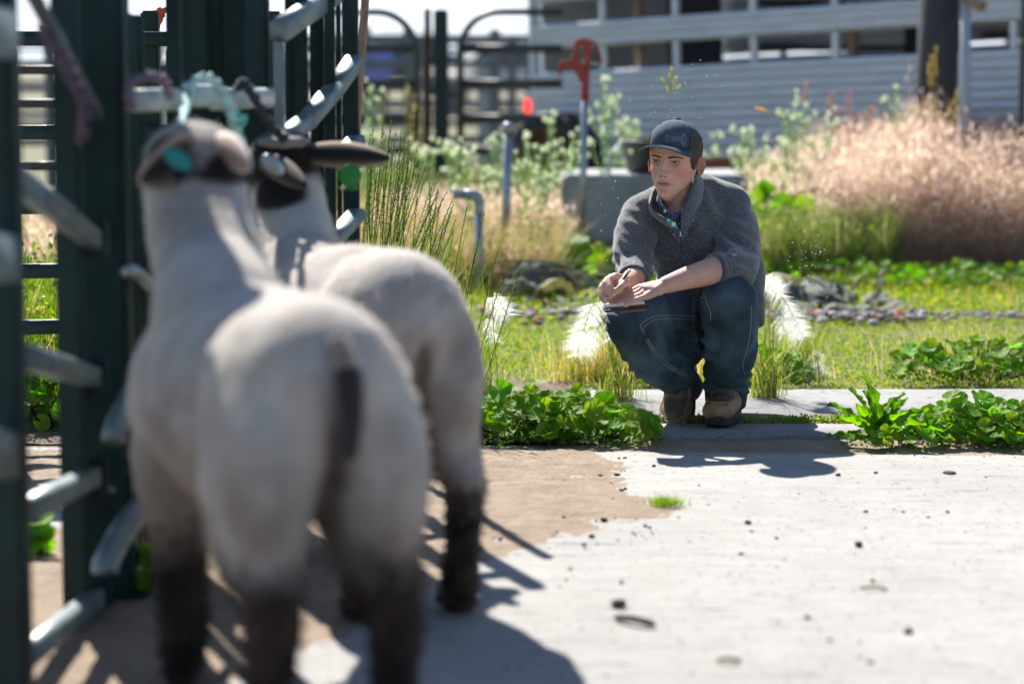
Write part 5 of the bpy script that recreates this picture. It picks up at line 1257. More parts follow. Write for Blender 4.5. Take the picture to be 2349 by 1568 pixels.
# cheatgrass: nodding hair-thin stems with drooping spikelets
def cheat(name, label, n, px0, px1, Y0, Y1, hf, keep=None, wts=(4, 4, 2, .5), front_dark=None):
    x, y = field(n, px0, px1, Y0, Y1)
    if keep is not None: k = keep(x, y); x, y = x[k], y[k]
    n = len(x); pxx = x / y * FPX + 1174.5
    h = hf(pxx, y) * (1 - .45 * rnd.uniform(0, 1, n) ** 1.3) * (1 + .22 * patchy(x, y, .8, 7) + .20 * patchy(x, y, 2.6, 17)) * np.where(rnd.uniform(0, 1, n) < .04, 1.16, 1); cols = [(.46, .35, .30), (.62, .53, .45), (.34, .23, .19), (.24, .26, .10)]
    ln = rnd.normal(size=(n, 2)) * .06 + np.array([.03, -.02]); mb = MB(); col = colmix(n, cols, wts)
    mb.add(*blades(n, np.stack([x, y, gz(x, y)], 1), h, np.full(n, .0022), ln, col * .8, lv=3))
    q = 11
    for j in range(q):
        t = rnd.uniform(.35, 1.02, n); side = rnd.normal(size=(n, 2)) * .028
        p = np.stack([x + ln[:, 0] * t * t + side[:, 0], y + ln[:, 1] * t * t + side[:, 1], h * t], 1)
        ln2 = rnd.uniform(.022, .045, n); d = np.stack([side[:, 0] * .5 + rnd.normal(size=n) * .2 * ln2, side[:, 1] * .5, -ln2], 1)
        az = rnd.uniform(0, 3.14, n); w_ = rnd.uniform(.0022, .0046, n); s = np.stack([np.cos(az) * w_, np.sin(az) * w_, 0 * az], 1)
        V = np.stack([p, p + d * .5 + s, p + d, p + d * .5 - s], 1).reshape(-1, 3)
        mb.add(V, np.arange(n * 4).reshape(n, 4), np.repeat(colmix(n, cols, wts), 4, 0))
    return tag(mb.build(name, M['straw']), label, 'grass', kind='stuff')
hf = lambda px, Y: np.interp(px, [1600, 1740, 1850, 1960, 2090, 2140, 2230, 2400, 2600], [.42, .52, .70, .76, .86, .84, .74, .77, .78]) * np.interp(Y, [12.3, 12.8, 14.5], [.75, .9, 1.02])
cheat('dry_grass', 'tall bank of pinkish tan dry grass in front of the trailer and pole', 19000, 1880, 2560, 12.5, 15.0, hf)
cheat('dry_grass', 'paler greenish edge of the dry grass bank behind his shoulder', 4200, 1640, 1900, 12.9, 14.8, lambda px, Y: hf(px, Y), keep=clear_block, wts=(3, 5, 1, 3))
cheat('dry_grass', 'low pinkish dry grass around the standpipe and elbow pipe', 3600, 900, 1290, 12.8, 15.2, lambda px, Y: .36 + 0 * px, wts=(4, 4, 2, 1))
cheat('dry_grass', 'dry grass seen through the left fences', 1500, -100, 640, 10, 13, lambda px, Y: .4 + 0 * px)

# ---- white-tipped weeds: pale stems, upright branches ending in woolly buds
def stem_weed(loc, h, nb, spread, seed, label, group='white-tipped weeds'):
    r = np.random.default_rng(seed); loc = Vector(loc); root = thing('white_tipped_weed', label, 'plant', loc, group=group)
    ms, ml, mbud = MB(), MB(), MB(); gcol = np.array([.27, .36, .19])
    def leaves(pts, n, sz):
        for k in range(n):
            t = r.uniform(.0, .92); i = min(len(pts) - 2, int(t * (len(pts) - 1))); p = pts[i].lerp(pts[i + 1], t * (len(pts) - 1) - i)
            a = r.uniform(0, 6.28); d = Vector((math.cos(a), math.sin(a), 1.1)).normalized() * sz * r.uniform(.6, 1.1); s = Vector((-math.sin(a), math.cos(a), 0)) * sz * .13
            ml.add([tuple(p), tuple(p + d * .5 + s), tuple(p + d), tuple(p + d * .5 - s)], [(0, 1, 2, 3)], gcol * r.uniform(.8, 1.3))
    top = loc + Vector((r.normal() * .03, r.normal() * .03, h)); main = smooth_curve([loc, loc.lerp(top, .5) + Vector((r.normal() * .015, 0, 0)), top], 5)
    def bud(p, d):
        rr = r.uniform(.010, .0135); v, f = ell_vf(p, (rr, rr, rr * 1.1), n=8, m=6); v = np.array(v); mbud.add(v, f)
    ms.add(*tube_vf(main, [.005] * 6 + [.003] * (len(main) - 6), 5), gcol); leaves(main, int(40 * h / .5), .055); bud(main[-1], None)
    for k in range(nb):
        t = r.uniform(.45, .92); i = int(t * (len(main) - 1)); p = main[i]; a = r.uniform(0, 6.28); L = spread * r.uniform(.6, 1.15) * (1.25 - t * .5)
        e = p + Vector((math.cos(a) * L * .55, math.sin(a) * L * .4, L)); br_ = smooth_curve([p, p.lerp(e, .5) + Vector((math.cos(a), math.sin(a), -.3)) * L * .12, e], 4)
        ms.add(*tube_vf(br_, .0040, 5), gcol * 1.1); leaves(br_, 7, .028); bud(br_[-1], None)
        for q in range(r.integers(0, 3)):
            e2 = br_[-1] + Vector((r.normal() * .03, r.normal() * .02, r.uniform(-.02, .04))); ms.add(*tube_vf([br_[-3], e2], .002, 4), gcol); bud(e2, None)
    ms.build('stem', M['grass'], root); ml.build('leaves', M['grass'], root)['kind'] = 'stuff'; mbud.build('buds', M['bud'], root, True)['kind'] = 'stuff'
M['bud'] = mat('woolly_bud', (.75, .78, .64), .9, trans=.35, bump=.3)
WT = [(1048, 318, 13.4, 9, 'left of the capped standpipe'), (1080, 358, 12.2, 6, 'low, just left of the capped standpipe'), (1128, 300, 13.4, 8, 'directly behind the capped standpipe'), (1198, 300, 12.9, 9, 'right of the capped standpipe, before the wheel'),
      (1236, 335, 12.6, 8, 'short one before the lower half of the wheel'), (1262, 268, 13.6, 8, 'before the wheel hub'), (1300, 300, 13.2, 8, 'just left of the yard hydrant pipe'), (1382, 192, 13.3, 16, 'the tallest, right beside the yard hydrant pipe'),
      (1405, 268, 14.6, 8, 'between hydrant and black tub'), (1452, 290, 14.6, 6, 'above the black tub'), (1640, 330, 14.4, 4, 'low, just right of the cap'), (1705, 295, 14.2, 7, 'above the maroon channel'), (1745, 292, 13.5, 9, 'at the left end of the dry grass bank'),
      (1790, 290, 13.3, 8, 'left of the orange seed stalks'), (1838, 200, 13.3, 11, 'tall, at the left of the orange seed stalks'), (1880, 262, 13.4, 7, 'among the orange seed stalks'), (2062, 190, 13.4, 8, 'standing alone left of the wooden pole'),
      (848, 198, 13.6, 10, 'beside the green end post'), (980, 330, 13.8, 6, 'at the foot of the far green post')]
for i, (px, py, Y, nb, lab) in enumerate(WT):
    p = P(px, py, Y); stem_weed((p.x, Y, 0), p.z - .02, nb + 2, .17, 100 + i, 'white-tipped weed ' + lab)

# dry seed stalks
def seed_stalk(px, py, Y, label, col, hgt=.16, seed=0, group='dry seed stalks'):
    r = np.random.default_rng(seed); p = P(px, py, Y); root = thing('seed_stalk', label, 'plant', (p.x, Y, 0), group=group)
    st = smooth_curve([(p.x + r.normal() * .04, Y, 0), (p.x + r.normal() * .01, Y, p.z * .6), p], 5); mesh1('stem', tube_vf(st, .0025, 5), M['grass'], root, col=np.array(col) * .8)
    mb = MB(); n = 80; t = r.uniform(0, 1, n); pos = np.array([tuple(Vector(p) + Vector((r.normal() * .010 * (1.1 - k) + .006 * math.sin(k * 9), r.normal() * .010, -hgt * (1 - k)))) for k in t])
    mb.add(*chips(n, pos, r.uniform(.008, .016, n), np.array(col) * r.uniform(.7, 1.3, (n, 1)), .5, 1.5)); mb.build('seed_head', M['straw'], root)
OR_, YE = (.34, .16, .085), (.36, .28, .09)
for i, (px, py, lab) in enumerate(((1848, 190, 'tallest and farthest left of the orange group'), (1905, 208, 'second tall orange one from the left'), (1948, 205, 'third orange one, upright'), (1998, 238, 'rightmost of the orange group'), (1965, 262, 'short and orange, under the third'), (1925, 250, 'short and orange, in the middle'))):
    seed_stalk(px, py, 13.5, 'rusty orange seed stalk, ' + lab, OR_, .14, i)
for i, (px, py, lab) in enumerate(((2146, 108, 'highest, in front of the wooden pole'), (2134, 128, 'leaning close left of the highest one on the pole'), (2120, 225, 'at the foot of the pole, left edge'), (2142, 232, 'at the foot of the pole, centre'), (2176, 235, 'at the foot of the pole, right side'), (2193, 205, 'between wooden pole and conduit'))):
    seed_stalk(px, py, 13.2, 'yellow-brown seed stalk ' + lab, YE, .16, 20 + i)
for i, (px, py, lab) in enumerate(((878, 208, 'left one'), (932, 192, 'tallest, in the middle'), (948, 215, 'just right of the tallest'), (965, 240, 'right one'))):
    seed_stalk(px, py, 14.6, 'pale yellow flower spire before the left far gate, ' + lab, (.42, .38, .14), .42, 40 + i)
# single oat heads sticking up near the cap
t = thing('oat_stalk', 'single green oat head standing above the cap before the trailer', 'plant', (P(1540, 400, 9.2).x, 9.2, 0))
e_ = P(1538, 165, 9.2); mesh1('stem', tube_vf(smooth_curve([(e_.x + .02, 9.2, 0), (e_.x + .01, 9.2, .7), e_], 6), .0010, 5), M['grass'], t, col=(.28, .30, .12))
mb = MB()
for a, b in ((1540, 160), (1549, 180), (1556, 200), (1530, 205), (1520, 184), (1536, 175), (1545, 192)):
    c = P(a, b, 9.2); mb.add(*tube_vf([P(1538, 205, 9.2), c], .0006, 4), (.3, .3, .12)); mb.add(*ell_vf(c, (.0055, .005, .014), (0, R((a - 1538) * 2), 0), 8, 6), (.42, .42, .2))
mb.build('seed_head', M['straw'], t, True)
t = thing('oat_stalk', 'pale bent oat head before the trailer, right of the cap', 'plant', (P(1790, 400, 10).x, 10, 0))
st = smooth_curve([(P(1850, 400, 10).x, 10, 0), P(1810, 300, 10), P(1765, 258, 10), P(1728, 246, 10)], 6); mesh1('stem', tube_vf(st, .0012, 5), M['grass'], t, col=(.35, .30, .15))
mesh1('seed_head', tube_vf(st[-7:], [.001, .004, .006, .007, .006, .005, .001], 8), M['straw'], t, True, col=(.6, .45, .22))

# ---- leafy plants built leaf by leaf
def mallow_leaf_mesh(seed, R_=1.0):
    r = np.random.default_rng(seed); n = 30; V = [(0, 0, 0)]; rings = (.35, .7, 1.0); ph = r.uniform(0, .3)
    for q in rings:
        for k in range(n):
            a = -math.pi + .22 + (2 * math.pi - .44) * k / (n - 1)       # notch at a = pi
            lob = 1 - .09 * abs(math.sin(2.5 * a + 0)) ** 3 * q + .03 * math.sin(14 * a) * q
            rr = q * lob * (1 - .12 * (abs(a) / math.pi) ** 4); z = .20 * q ** 1.5 + .035 * q * math.cos(7 * a) + .05 * math.sin(3 * a + ph * 9) * q * q
            V.append((rr * math.cos(a), rr * math.sin(a), z))
    F = [(0, 1 + k, 2 + k) for k in range(n - 1)]
    for i in range(2):
        for k in range(n - 1): F.append((1 + i * n + k, 1 + (i + 1) * n + k, 2 + (i + 1) * n + k, 2 + i * n + k))
    c = np.array([.13, .29, .018]) * r.uniform(.75, 1.25) * np.array([r.uniform(.8, 1.5), 1, 1])
    cols = np.array([c * (1.35 if i == 0 else 1.0) for i in range(len(V))])
    o = MB().add(V, F, cols).build('leaf', M['leaf'], None, True); me = o.data; bpy.data.objects.remove(o); return me
def lance_leaf_mesh(seed, wav=.13, wd=.095, col=(.09, .20, .015)):
    r = np.random.default_rng(seed); n = 14; V = []; k_ = (-1, -.5, 0, .5, 1)
    for i in range(n + 1):
        t = i / n; w_ = wd * math.sin(math.pi * t ** .8) ** .8 + .008; arc = -.28 * t * t
        for s in k_: V.append((t * (1 - .1 * t), s * w_ * (1 + .12 * math.sin(i * 2.1)), .05 * s * s * 1.2 + arc + wav * abs(s) * math.sin(i * 1.5 + s * 2 + seed) * .35))
    F = [(i * 5 + j, (i + 1) * 5 + j, (i + 1) * 5 + j + 1, i * 5 + j + 1) for i in range(n) for j in range(4)]
    c = np.array(col) * r.uniform(.85, 1.2); cols = np.array([c * (1.5 if (q % 5) == 2 else 1) for q in range(len(V))])
    o = MB().add(V, F, cols).build('leaf', M['leaf'], None, True); me = o.data; bpy.data.objects.remove(o); return me
MAL = [mallow_leaf_mesh(i) for i in range(7)]; LAN = [lance_leaf_mesh(i) for i in range(5)]
def leafy(label, c, rx, ry, h, n, size, seed, name='mallow_plant', meshes=MAL, cat='plant', tilt=.8, group=None, low=.15, dens_top=.6):
    r = np.random.default_rng(seed); root = thing(name, label, cat, c, group=group); ms = MB(); c = Vector(c)
    for i in range(n):
        a = r.uniform(0, 6.28); q = math.sqrt(r.uniform(0, 1)); x, y = rx * q * math.cos(a), ry * q * math.sin(a)
        hh = h * (1 - q * q * .75) * (r.uniform(low, 1) ** dens_top) * (1 + .15 * math.sin(x * 18 + seed)) + .012
        o = bpy.data.objects.new('leaf', meshes[r.integers(len(meshes))]); C.objects.link(o); o.parent = root; s = size * r.uniform(.6, 1.15)
        o.location = (x, y, hh); o.scale = (s, s, s)
        out = math.atan2(y, x); o.rotation_euler = (Matrix.Rotation(r.normal(.62, .38) * tilt, 3, 'X') @ Matrix.Rotation(r.normal() * .38 * tilt, 3, 'Y') @ Matrix.Rotation(out + r.normal() * .9, 3, 'Z')).to_euler()
        foot = Vector((x * .35 + r.normal() * .01, y * .35, 0)); ms.add(*tube_vf([c + foot, c + foot.lerp(Vector((x, y, hh)), .6) + Vector((0, 0, .012)), c + Vector((x, y, hh))], .0013, 4), (.09, .15, .03))
    ms.build('stems', M['grass'], root)
    # small undergrowth leaves that fill the heart of the clump
    k = int(n * 6); a = rnd.uniform(0, 6.28, k); q = np.sqrt(rnd.uniform(0, 1, k)); X, Yy = c.x + rx * q * np.cos(a), c.y + ry * q * np.sin(a)
    Z = c.z + h * (1 - q * q * .8) * rnd.uniform(0, .7, k)
    MB().add(*chips(k, np.stack([X, Yy, Z], 1), rnd.uniform(.3, .6, k) * size, colmix(k, [(.055, .12, .012), (.08, .16, .015)], (1, 1)), .8, .6)).build('undergrowth', M['leaf'], root)['kind'] = 'stuff'
    return root
leafy('sprawling mallow with round lobed leaves between the sheep leg and the walkway, left half', P(1170, 1012, 7.02) * 1.0, .26, .16, .155, 120, .034, 1)
leafy('sprawling mallow with round lobed leaves ending at the corner of the walkway, right half', P(1330, 1012, 6.98), .24, .13, .135, 110, .034, 2)
leafy('small weed clump at the near left corner of the back walkway slab', (P(1290, 925, 7.55).x, 7.62, 0), .09, .06, .05, 40, .014, 3, 'small_weed')
leafy('mallow with long-stalked round leaves at the right edge, in the dirt gap', (P(2240, 1020, 6.95).x, 6.98, 0), .15, .10, .135, 62, .036, 4)
leafy('dense low mallow at the right edge beside the long-stalked one', (P(2330, 1030, 6.9).x, 6.92, 0), .15, .12, .13, 95, .026, 5)
leafy('mallow clump on the grass edge of the walkway at the far right', (P(2270, 880, 8.2).x, 8.36, 0), .34, .20, .13, 130, .034, 6)
leafy('dark green leafy weed behind his left boot, at the walkway edge', (P(1760, 885, 8.1).x, 8.22, 0), .17, .12, .12, 80, .030, 7, 'small_weed')
leafy('bright big-leaved weed behind his shoulder, left of the dry grass', (P(1790, 600, 12.6).x, 12.65, 0), .30, .15, .46, 80, .062, 8, 'leafy_weed', tilt=1.3)
leafy('leafy weed with sunlit leaves right behind the concrete block end', (P(1725, 560, 12.8).x, 12.8, 0), .16, .12, .34, 50, .06, 9, 'leafy_weed', tilt=1.2)
leafy('yellow-green leafy weed between the standpipe and the concrete block', (P(1200, 600, 12.2).x, 12.3, 0), .18, .14, .2, 60, .045, 10, 'leafy_weed', tilt=1.2)
leafy('leafy weed growing at the bottom of the gap between the left posts', (P(90, 980, 7.0).x, 7.3, 0), .14, .2, .24, 90, .04, 11, 'leafy_weed', tilt=1.2)
leafy('single broad-leaved weed on the concrete between the left posts', (P(80, 1290, 5.3).x, 5.3, 0), .035, .03, .10, 14, .034, 12, 'leafy_weed', tilt=1.0)
leafy('small green weed in the shadow behind the near sheep front leg', (P(350, 1420, 4.9).x, 4.95, 0), .05, .05, .09, 16, .034, 13, 'leafy_weed', tilt=1.0)
# low green shade plants before the dry grass
leafy('dark green ground leaves in the shade before the dry grass bank, left part', (P(1980, 640, 12.1).x, 12.1, 0), .45, .35, .10, 120, .035, 14, 'ground_leaves')
leafy('dark green ground leaves in the shade before the dry grass bank, right part', (P(2240, 650, 12).x, 12.0, 0), .5, .35, .09, 120, .035, 15, 'ground_leaves')

def dock(label, c, spec, seed):
    root = thing('dock_plant', label, 'plant', c, group=None); r = np.random.default_rng(seed)
    for (L, az, el, roll) in spec:
        o = bpy.data.objects.new('leaf', LAN[r.integers(len(LAN))]); C.objects.link(o); o.parent = root; o.scale = (L, L * r.uniform(.85, 1.2), L)
        o.rotation_euler = (Matrix.Rotation(R(az), 3, 'Z') @ Matrix.Rotation(-R(el), 3, 'Y') @ Matrix.Rotation(R(roll), 3, 'X')).to_euler(); o.location = (r.normal() * .006, r.normal() * .006, .004 + r.uniform(0, .03))
    return root
dock('upright wavy-leaved dock plant in the dirt gap right of the man', (P(2010, 1030, 6.88).x, 6.92, 0),
     [(.16, 80, 75, 70), (.19, 30, 48, 30), (.15, 150, 38, -30), (.13, 0, 60, 50), (.16, 200, 42, 20), (.12, 20, 15, 0), (.14, 340, 50, -40), (.21, 95, 82, 30), (.18, 40, 55, 0), (.20, 10, 38, 20), (.17, 160, 48, 0), (.15, 190, 22, 10), (.15, 200, 60, 60), (.17, -20, 30, -20), (.12, 250, 35, 0), (.13, 300, 30, 0), (.16, 130, 70, 40), (.15, 60, 68, -40), (.11, 175, 8, 0)], 1)
dock('low spreading dock plant between the upright dock and the right mallow', (P(2095, 1030, 6.88).x, 6.90, 0),
     [(.22, 5, 20, 0), (.19, 25, 28, 20), (.17, 160, 25, 0), (.14, -30, 15, 0), (.13, 220, 22, 0), (.15, 60, 45, 10), (.18, -8, 10, -20), (.12, 110, 40, 0)], 2)
leafy('few small round leaves at the foot of the dock plants', (P(2050, 1030, 6.86).x, 6.86, 0), .16, .05, .05, 30, .022, 16, 'small_weed')

# ---- tall rye grass by the chute
RYE = thing('rye_grass', 'tall dark green rye grass with narrow seed spikes beside the green end post', 'grass', (P(900, 560, 7.6).x, 7.6, 0))
ms, mk = MB(), MB(); r = np.random.default_rng(3)
for i in range(75):
    x0 = P(830, 560, 7.6).x + abs(r.normal()) * .11; y0 = 7.6 + r.normal() * .10
    px_t = 835 + 215 * r.uniform(0, 1) ** 1.1; py_t = np.interp(px_t, [830, 860, 900, 960, 1000, 1050], [330, 255, 265, 340, 390, 470]) + abs(r.normal()) * 70
    e = P(px_t, py_t, y0); mid = Vector((x0, y0, 0)).lerp(e, .55) + Vector((-.02, 0, .03)); st = smooth_curve([(x0, y0, 0), mid, e], 6)
    c_ = np.array([.085, .15, .025]) * r.uniform(.8, 1.6); ms.add(*tube_vf(st, .0011, 4), c_)
    m = len(st); k0 = m - 6
    for j in range(26):
        t = j / 25; u = k0 + t * (m - 1 - k0); a = min(m - 2, int(u)); p = st[a].lerp(st[a + 1], u - a); d = (st[a + 1] - st[a]).normalized(); s = d.cross(Vector((0, 1, 0))).normalized() * (1 if j % 2 else -1)
        q = p + d * .009 + s * .0042; mk.add([tuple(p), tuple(p.lerp(q, .5) + d * .002 + Vector((0, .0012, 0))), tuple(q), tuple(p.lerp(q, .5) - d * .001 - Vector((0, .0012, 0)) + s * .0012)], [(0, 1, 2, 3)], np.array([.10, .15, .04]) * r.uniform(.7, 1.7))
for (px_t, py_t) in ((1110, 487), (1143, 570), (1080, 600), (1150, 640), (1180, 655), (1020, 500), (1072, 470), (1095, 560)):
    y0 = 7.2; e = P(px_t, py_t, y0); st = smooth_curve([(e.x - .14, y0, 0), (e.x - .06, y0, e.z * .55), e], 6); ms.add(*tube_vf(st, .0012, 4), (.07, .11, .03)); m = len(st)
    for j in range(24):
        u = m - 7 + j / 23 * 6; a = min(m - 2, int(u)); p = st[a].lerp(st[a + 1], u - a); d = (st[a + 1] - st[a]).normalized(); s = d.cross(Vector((0, 1, 0))).normalized() * (1 if j % 2 else -1); q = p + d * .010 + s * .0036
        mk.add([tuple(p), tuple(p.lerp(q, .5) + d * .003), tuple(q), tuple(p.lerp(q, .5) - d * .001 + s * .0012)], [(0, 1, 2, 3)], (.10, .12, .05))
ms.build('stems', M['grass'], RYE); mk.build('seed_spikes', M['grass'], RYE)['kind'] = 'stuff'
n = 900; bx_ = P(830, 560, 7.6).x + np.abs(rnd.normal(size=n)) * .14; by_ = 7.6 + rnd.normal(size=n) * .14
MB().add(*blades(n, np.stack([bx_, by_, 0 * bx_], 1), rnd.uniform(.25, .62, n), rnd.uniform(.004, .009, n), np.stack([rnd.normal(size=n) * .08 + .06, rnd.normal(size=n) * .06], 1), colmix(n, [(.06, .13, .012), (.12, .20, .02), (.30, .28, .06)], (5, 4, 1)), lv=6)).build('blades', M['grass'], RYE)['kind'] = 'stuff'

# ---- foxtail barley: arching silky heads
def foxtail(label, c, heads, seed, green=.5):
    root = thing('foxtail_barley', label, 'grass', c, group='foxtail barley clumps'); r = np.random.default_rng(seed); c = Vector(c)
    ms = MB()
    for (tip, mid, L, wd) in heads:
        tip, mid = Vector(tip), Vector(mid); st = smooth_curve([c + Vector((r.normal() * .03, r.normal() * .03, 0)), mid, tip], 8); ms.add(*tube_vf(st, .0012, 4), (.30, .32, .12))
        mb = MB(); d = (st[-1] - st[-3]).normalized(); n = 260; t = r.uniform(0, 1, n); base = np.array([tuple(tip - d * L * (1 - q)) for q in t]); rr = r.normal(size=(n, 3)); rr -= np.outer(rr @ np.array(d), np.array(d)); rr /= np.linalg.norm(rr, axis=1)[:, None]
        ln = wd * 1.1 * r.uniform(.5, 1.15, n)[:, None]; dr = rr * .85 + np.array(d) * .6; e = base + dr * ln; s = np.cross(dr, r.normal(size=(n, 3))); s = s / np.linalg.norm(s, axis=1)[:, None] * .0005
        mb.add(np.stack([base - s, base + s, e], 1).reshape(-1, 3), np.arange(n * 3).reshape(n, 3)); mb.build('seed_head', M['fluff'], root)
    ms.build('stems', M['grass'], root)
    n = 160; MB().add(*blades(n, np.array([tuple(c)] * n) + np.concatenate([r.normal(size=(n, 2)) * .035, np.zeros((n, 1))], 1), r.uniform(.1, .3, n), r.uniform(.002, .0045, n), r.normal(size=(n, 2)) * .08, colmix(n, [(.10, .16, .02), (.30, .30, .08), (.45, .36, .2)], (4, 2, 1)))).build('blades', M['grass'], root)['kind'] = 'stuff'
    return root
def fx(c_px, Yc, items, seed, label):
    hs = []
    for (x, y, mx_, my_, L, wd) in items:
        x += random.uniform(-22, 22); y += random.uniform(-26, 26); Yq = Yc + random.uniform(-.09, .09); hs.append((P(x, y, Yq), P(mx_, my_, Yq), L, wd))
    return foxtail(label, (P(c_px, 900, Yc).x, Yc, 0), hs, seed)
fx(1755, 7.85, [(1800, 690, 1770, 680, .07, .05), (1822, 712, 1778, 676, .07, .05), (1835, 738, 1785, 690, .07, .05), (1848, 768, 1790, 712, .07, .05), (1790, 672, 1762, 670, .07, .05), (1830, 785, 1785, 735, .07, .05), (1778, 665, 1755, 680, .06, .05), (1842, 752, 1780, 700, .07, .05), (1810, 735, 1775, 710, .06, .05)], 1, 'silky white foxtail heads arching out right of his knee and sweater hem')
fx(1420, 7.8, [(1325, 800, 1370, 700, .08, .055), (1335, 770, 1375, 690, .08, .055), (1352, 740, 1385, 690, .08, .055), (1318, 785, 1360, 720, .08, .05), (1345, 815, 1385, 740, .08, .05), (1375, 715, 1400, 690, .07, .05), (1362, 790, 1400, 730, .08, .055), (1380, 760, 1410, 720, .07, .05)], 2, 'silky white foxtail heads drooping left of his knee under the notebook')
fx(1105, 7.4, [(1170, 715, 1130, 690, .08, .05), (1155, 745, 1120, 710, .08, .05), (1150, 765, 1110, 730, .07, .04)], 3, 'silky foxtail heads right behind the second sheep rump')
fx(1850, 8.3, [(1885, 845, 1868, 815, .06, .05), (1870, 860, 1858, 820, .06, .05), (1835, 842, 1845, 815, .05, .045), (1892, 862, 1870, 830, .05, .045), (1820, 858, 1838, 825, .05, .04)], 4, 'low foxtail clump with three feathery heads on the grass right of the man')
mb = MB(); n = 2400; xx = P(1450, 860, 8).x + rnd.normal(size=n) * .13; yy = 8.22 + np.abs(rnd.normal(size=n)) * .12
mb.add(*blades(n, np.stack([xx, yy, 0 * xx], 1), rnd.uniform(.06, .22, n), rnd.uniform(.0015, .003, n), rnd.normal(size=(n, 2)) * .04, colmix(n, [(.55, .36, .15), (.30, .30, .08), (.45, .40, .2), (.12, .19, .02)], (3, 2, 2, 3))))
tag(mb.build('grass_tuft', M['grass']), 'golden dry grass tuft behind his bent right leg', 'grass', kind='stuff')
mb = MB(); n = 320; xx = P(2290, 860, 8.3).x + rnd.normal(size=n) * .12 - .12; yy = 8.5 + rnd.normal(size=n) * .12
mb.add(*blades(n, np.stack([xx, yy, 0 * xx], 1), rnd.uniform(.08, .24, n), rnd.uniform(.0012, .0025, n), rnd.normal(size=(n, 2)) * .05, colmix(n, [(.50, .38, .25), (.30, .30, .08)], (3, 2))))
tag(mb.build('grass_tuft', M['grass']), 'thin wispy dry grass above the far right mallow clump', 'grass', kind='stuff')

# ---- wilted leaf heaps and rubble
def crumpled(seed, col):
    r = np.random.default_rng(seed); n = 14; V = []; 
    for i in range(n):
        for j in range(n):
            u, v_ = i / (n - 1) * 2 - 1, j / (n - 1) * 2 - 1; u2 = u * math.sqrt(1 - v_ * v_ / 2); v2 = v_ * math.sqrt(1 - u * u / 2); V.append((u2, v2 * .75, 0))
    V = np.array(V); q = np.linalg.norm(V, axis=1); z = -.62 * q ** 2 + fbm(V, .7, seed, 3) * .36 + fbm(V, 2.0, seed + 5, 2) * .12
    V[:, 2] = z; V[:, 0] += fbm(V, 1.0, seed + 9, 2) * .15
    F = [(i * n + j, (i + 1) * n + j, (i + 1) * n + j + 1, i * n + j + 1) for i in range(n - 1) for j in range(n - 1)]
    cc = np.array(col) * (1 + .35 * fbm(V, 1.4, seed + 3, 3))[:, None]
    o = MB().add(V, F, cc).build('leaf', M['leaf_dry'], None, True); me = o.data; bpy.data.objects.remove(o); return me
M['leaf_dry'] = mat('wilted_leaf', (1, 1, 1), .8, attr=True, var=.25, vscale=6, trans=.12, bump=.5, bscale=30)
WIL = [crumpled(i, c) for i, c in enumerate([(.13, .15, .13), (.10, .12, .10), (.17, .17, .14), (.20, .19, .08), (.12, .13, .12)])]
FRE = [crumpled(20 + i, c) for i, c in enumerate([(.14, .24, .03), (.18, .26, .04)])]
for me in FRE: me.materials.clear(); me.materials.append(M['leaf'])
def heap(label, items, c, seed, stems=6, name='wilted_burdock'):
    root = thing(name, label, 'plant', c); r = np.random.default_rng(seed)
    for (px, py, Y, s, kind, rx_, ry_) in items:
        p = P(px, py, Y); o = bpy.data.objects.new('leaf', (WIL + FRE)[kind]); C.objects.link(o); o.parent = root; s *= 1.35; o.location = p - Vector(c); o.scale = (s, s, s)
        o.rotation_euler = (R(rx_), R(ry_), r.uniform(0, 6.28))
    mb = MB()
    for k in range(stems):
        a = Vector(c) + Vector((r.normal() * .22, r.normal() * .12, r.uniform(.01, .1))); b = a + Vector((r.normal() * .3, r.normal() * .1, r.uniform(-.06, .16))); mb.add(*tube_vf(smooth_curve([a, a.lerp(b, .5) + Vector((0, 0, .05)), b], 4), .006, 6), (.22, .23, .14))
    mb.build('stalks', M['grass'], root); return root
it = [(1225, 625, 11.5, .11, 0, -50, 10), (1190, 650, 11.4, .10, 1, -30, -20), (1260, 655, 11.3, .09, 3, -40, 20), (1300, 660, 11.4, .10, 1, -20, 30), (1350, 665, 11.4, .09, 0, -20, 0), (1390, 660, 11.5, .08, 2, -30, 0), (1230, 680, 11.3, .08, 4, 0, 10), (1320, 685, 11.3, .09, 4, 10, 0), (1415, 675, 11.4, .07, 1, 10, 0), (1285, 640, 11.6, .09, 2, -60, 0), (1360, 630, 11.7, .08, 4, -50, 20), (1210, 700, 11.2, .06, 3, 0, 0),
      (1285, 590, 11.8, .13, 5, -75, 5), (1300, 625, 11.7, .10, 6, -60, -20), (1400, 600, 12.0, .12, 6, -80, 10), (1385, 640, 11.9, .09, 5, -70, 0)]
heap('heap of wilted grey burdock with two fresh yellow-green leaves, left of his hands', it, (P(1300, 690, 11.5).x, 11.5, 0), 1, 9)
it = [(1790, 655, 10.9, .10, 1, -20, 0), (1830, 650, 11.0, .13, 0, -30, 10), (1870, 665, 10.9, .12, 4, -10, 10), (1765, 640, 11.1, .10, 3, -30, 0), (1905, 670, 11.0, .09, 2, -10, 0), (1940, 665, 11.1, .09, 1, -20, 20), (1990, 672, 11.1, .09, 0, -20, 0), (2030, 680, 11.0, .08, 4, 0, 10), (1850, 690, 10.7, .10, 1, 0, 0), (1910, 695, 10.6, .08, 2, 10, 0), (1970, 695, 10.7, .09, 0, 0, 0), (2060, 690, 10.8, .07, 2, 0, 0), (2005, 700, 10.6, .07, 4, 10, 0)]
heap('long heap of wilted grey leaves on the grass right of the man', it, (P(1900, 700, 10.8).x, 10.8, 0), 2, 8)
mb = MB(); r = np.random.default_rng(12)
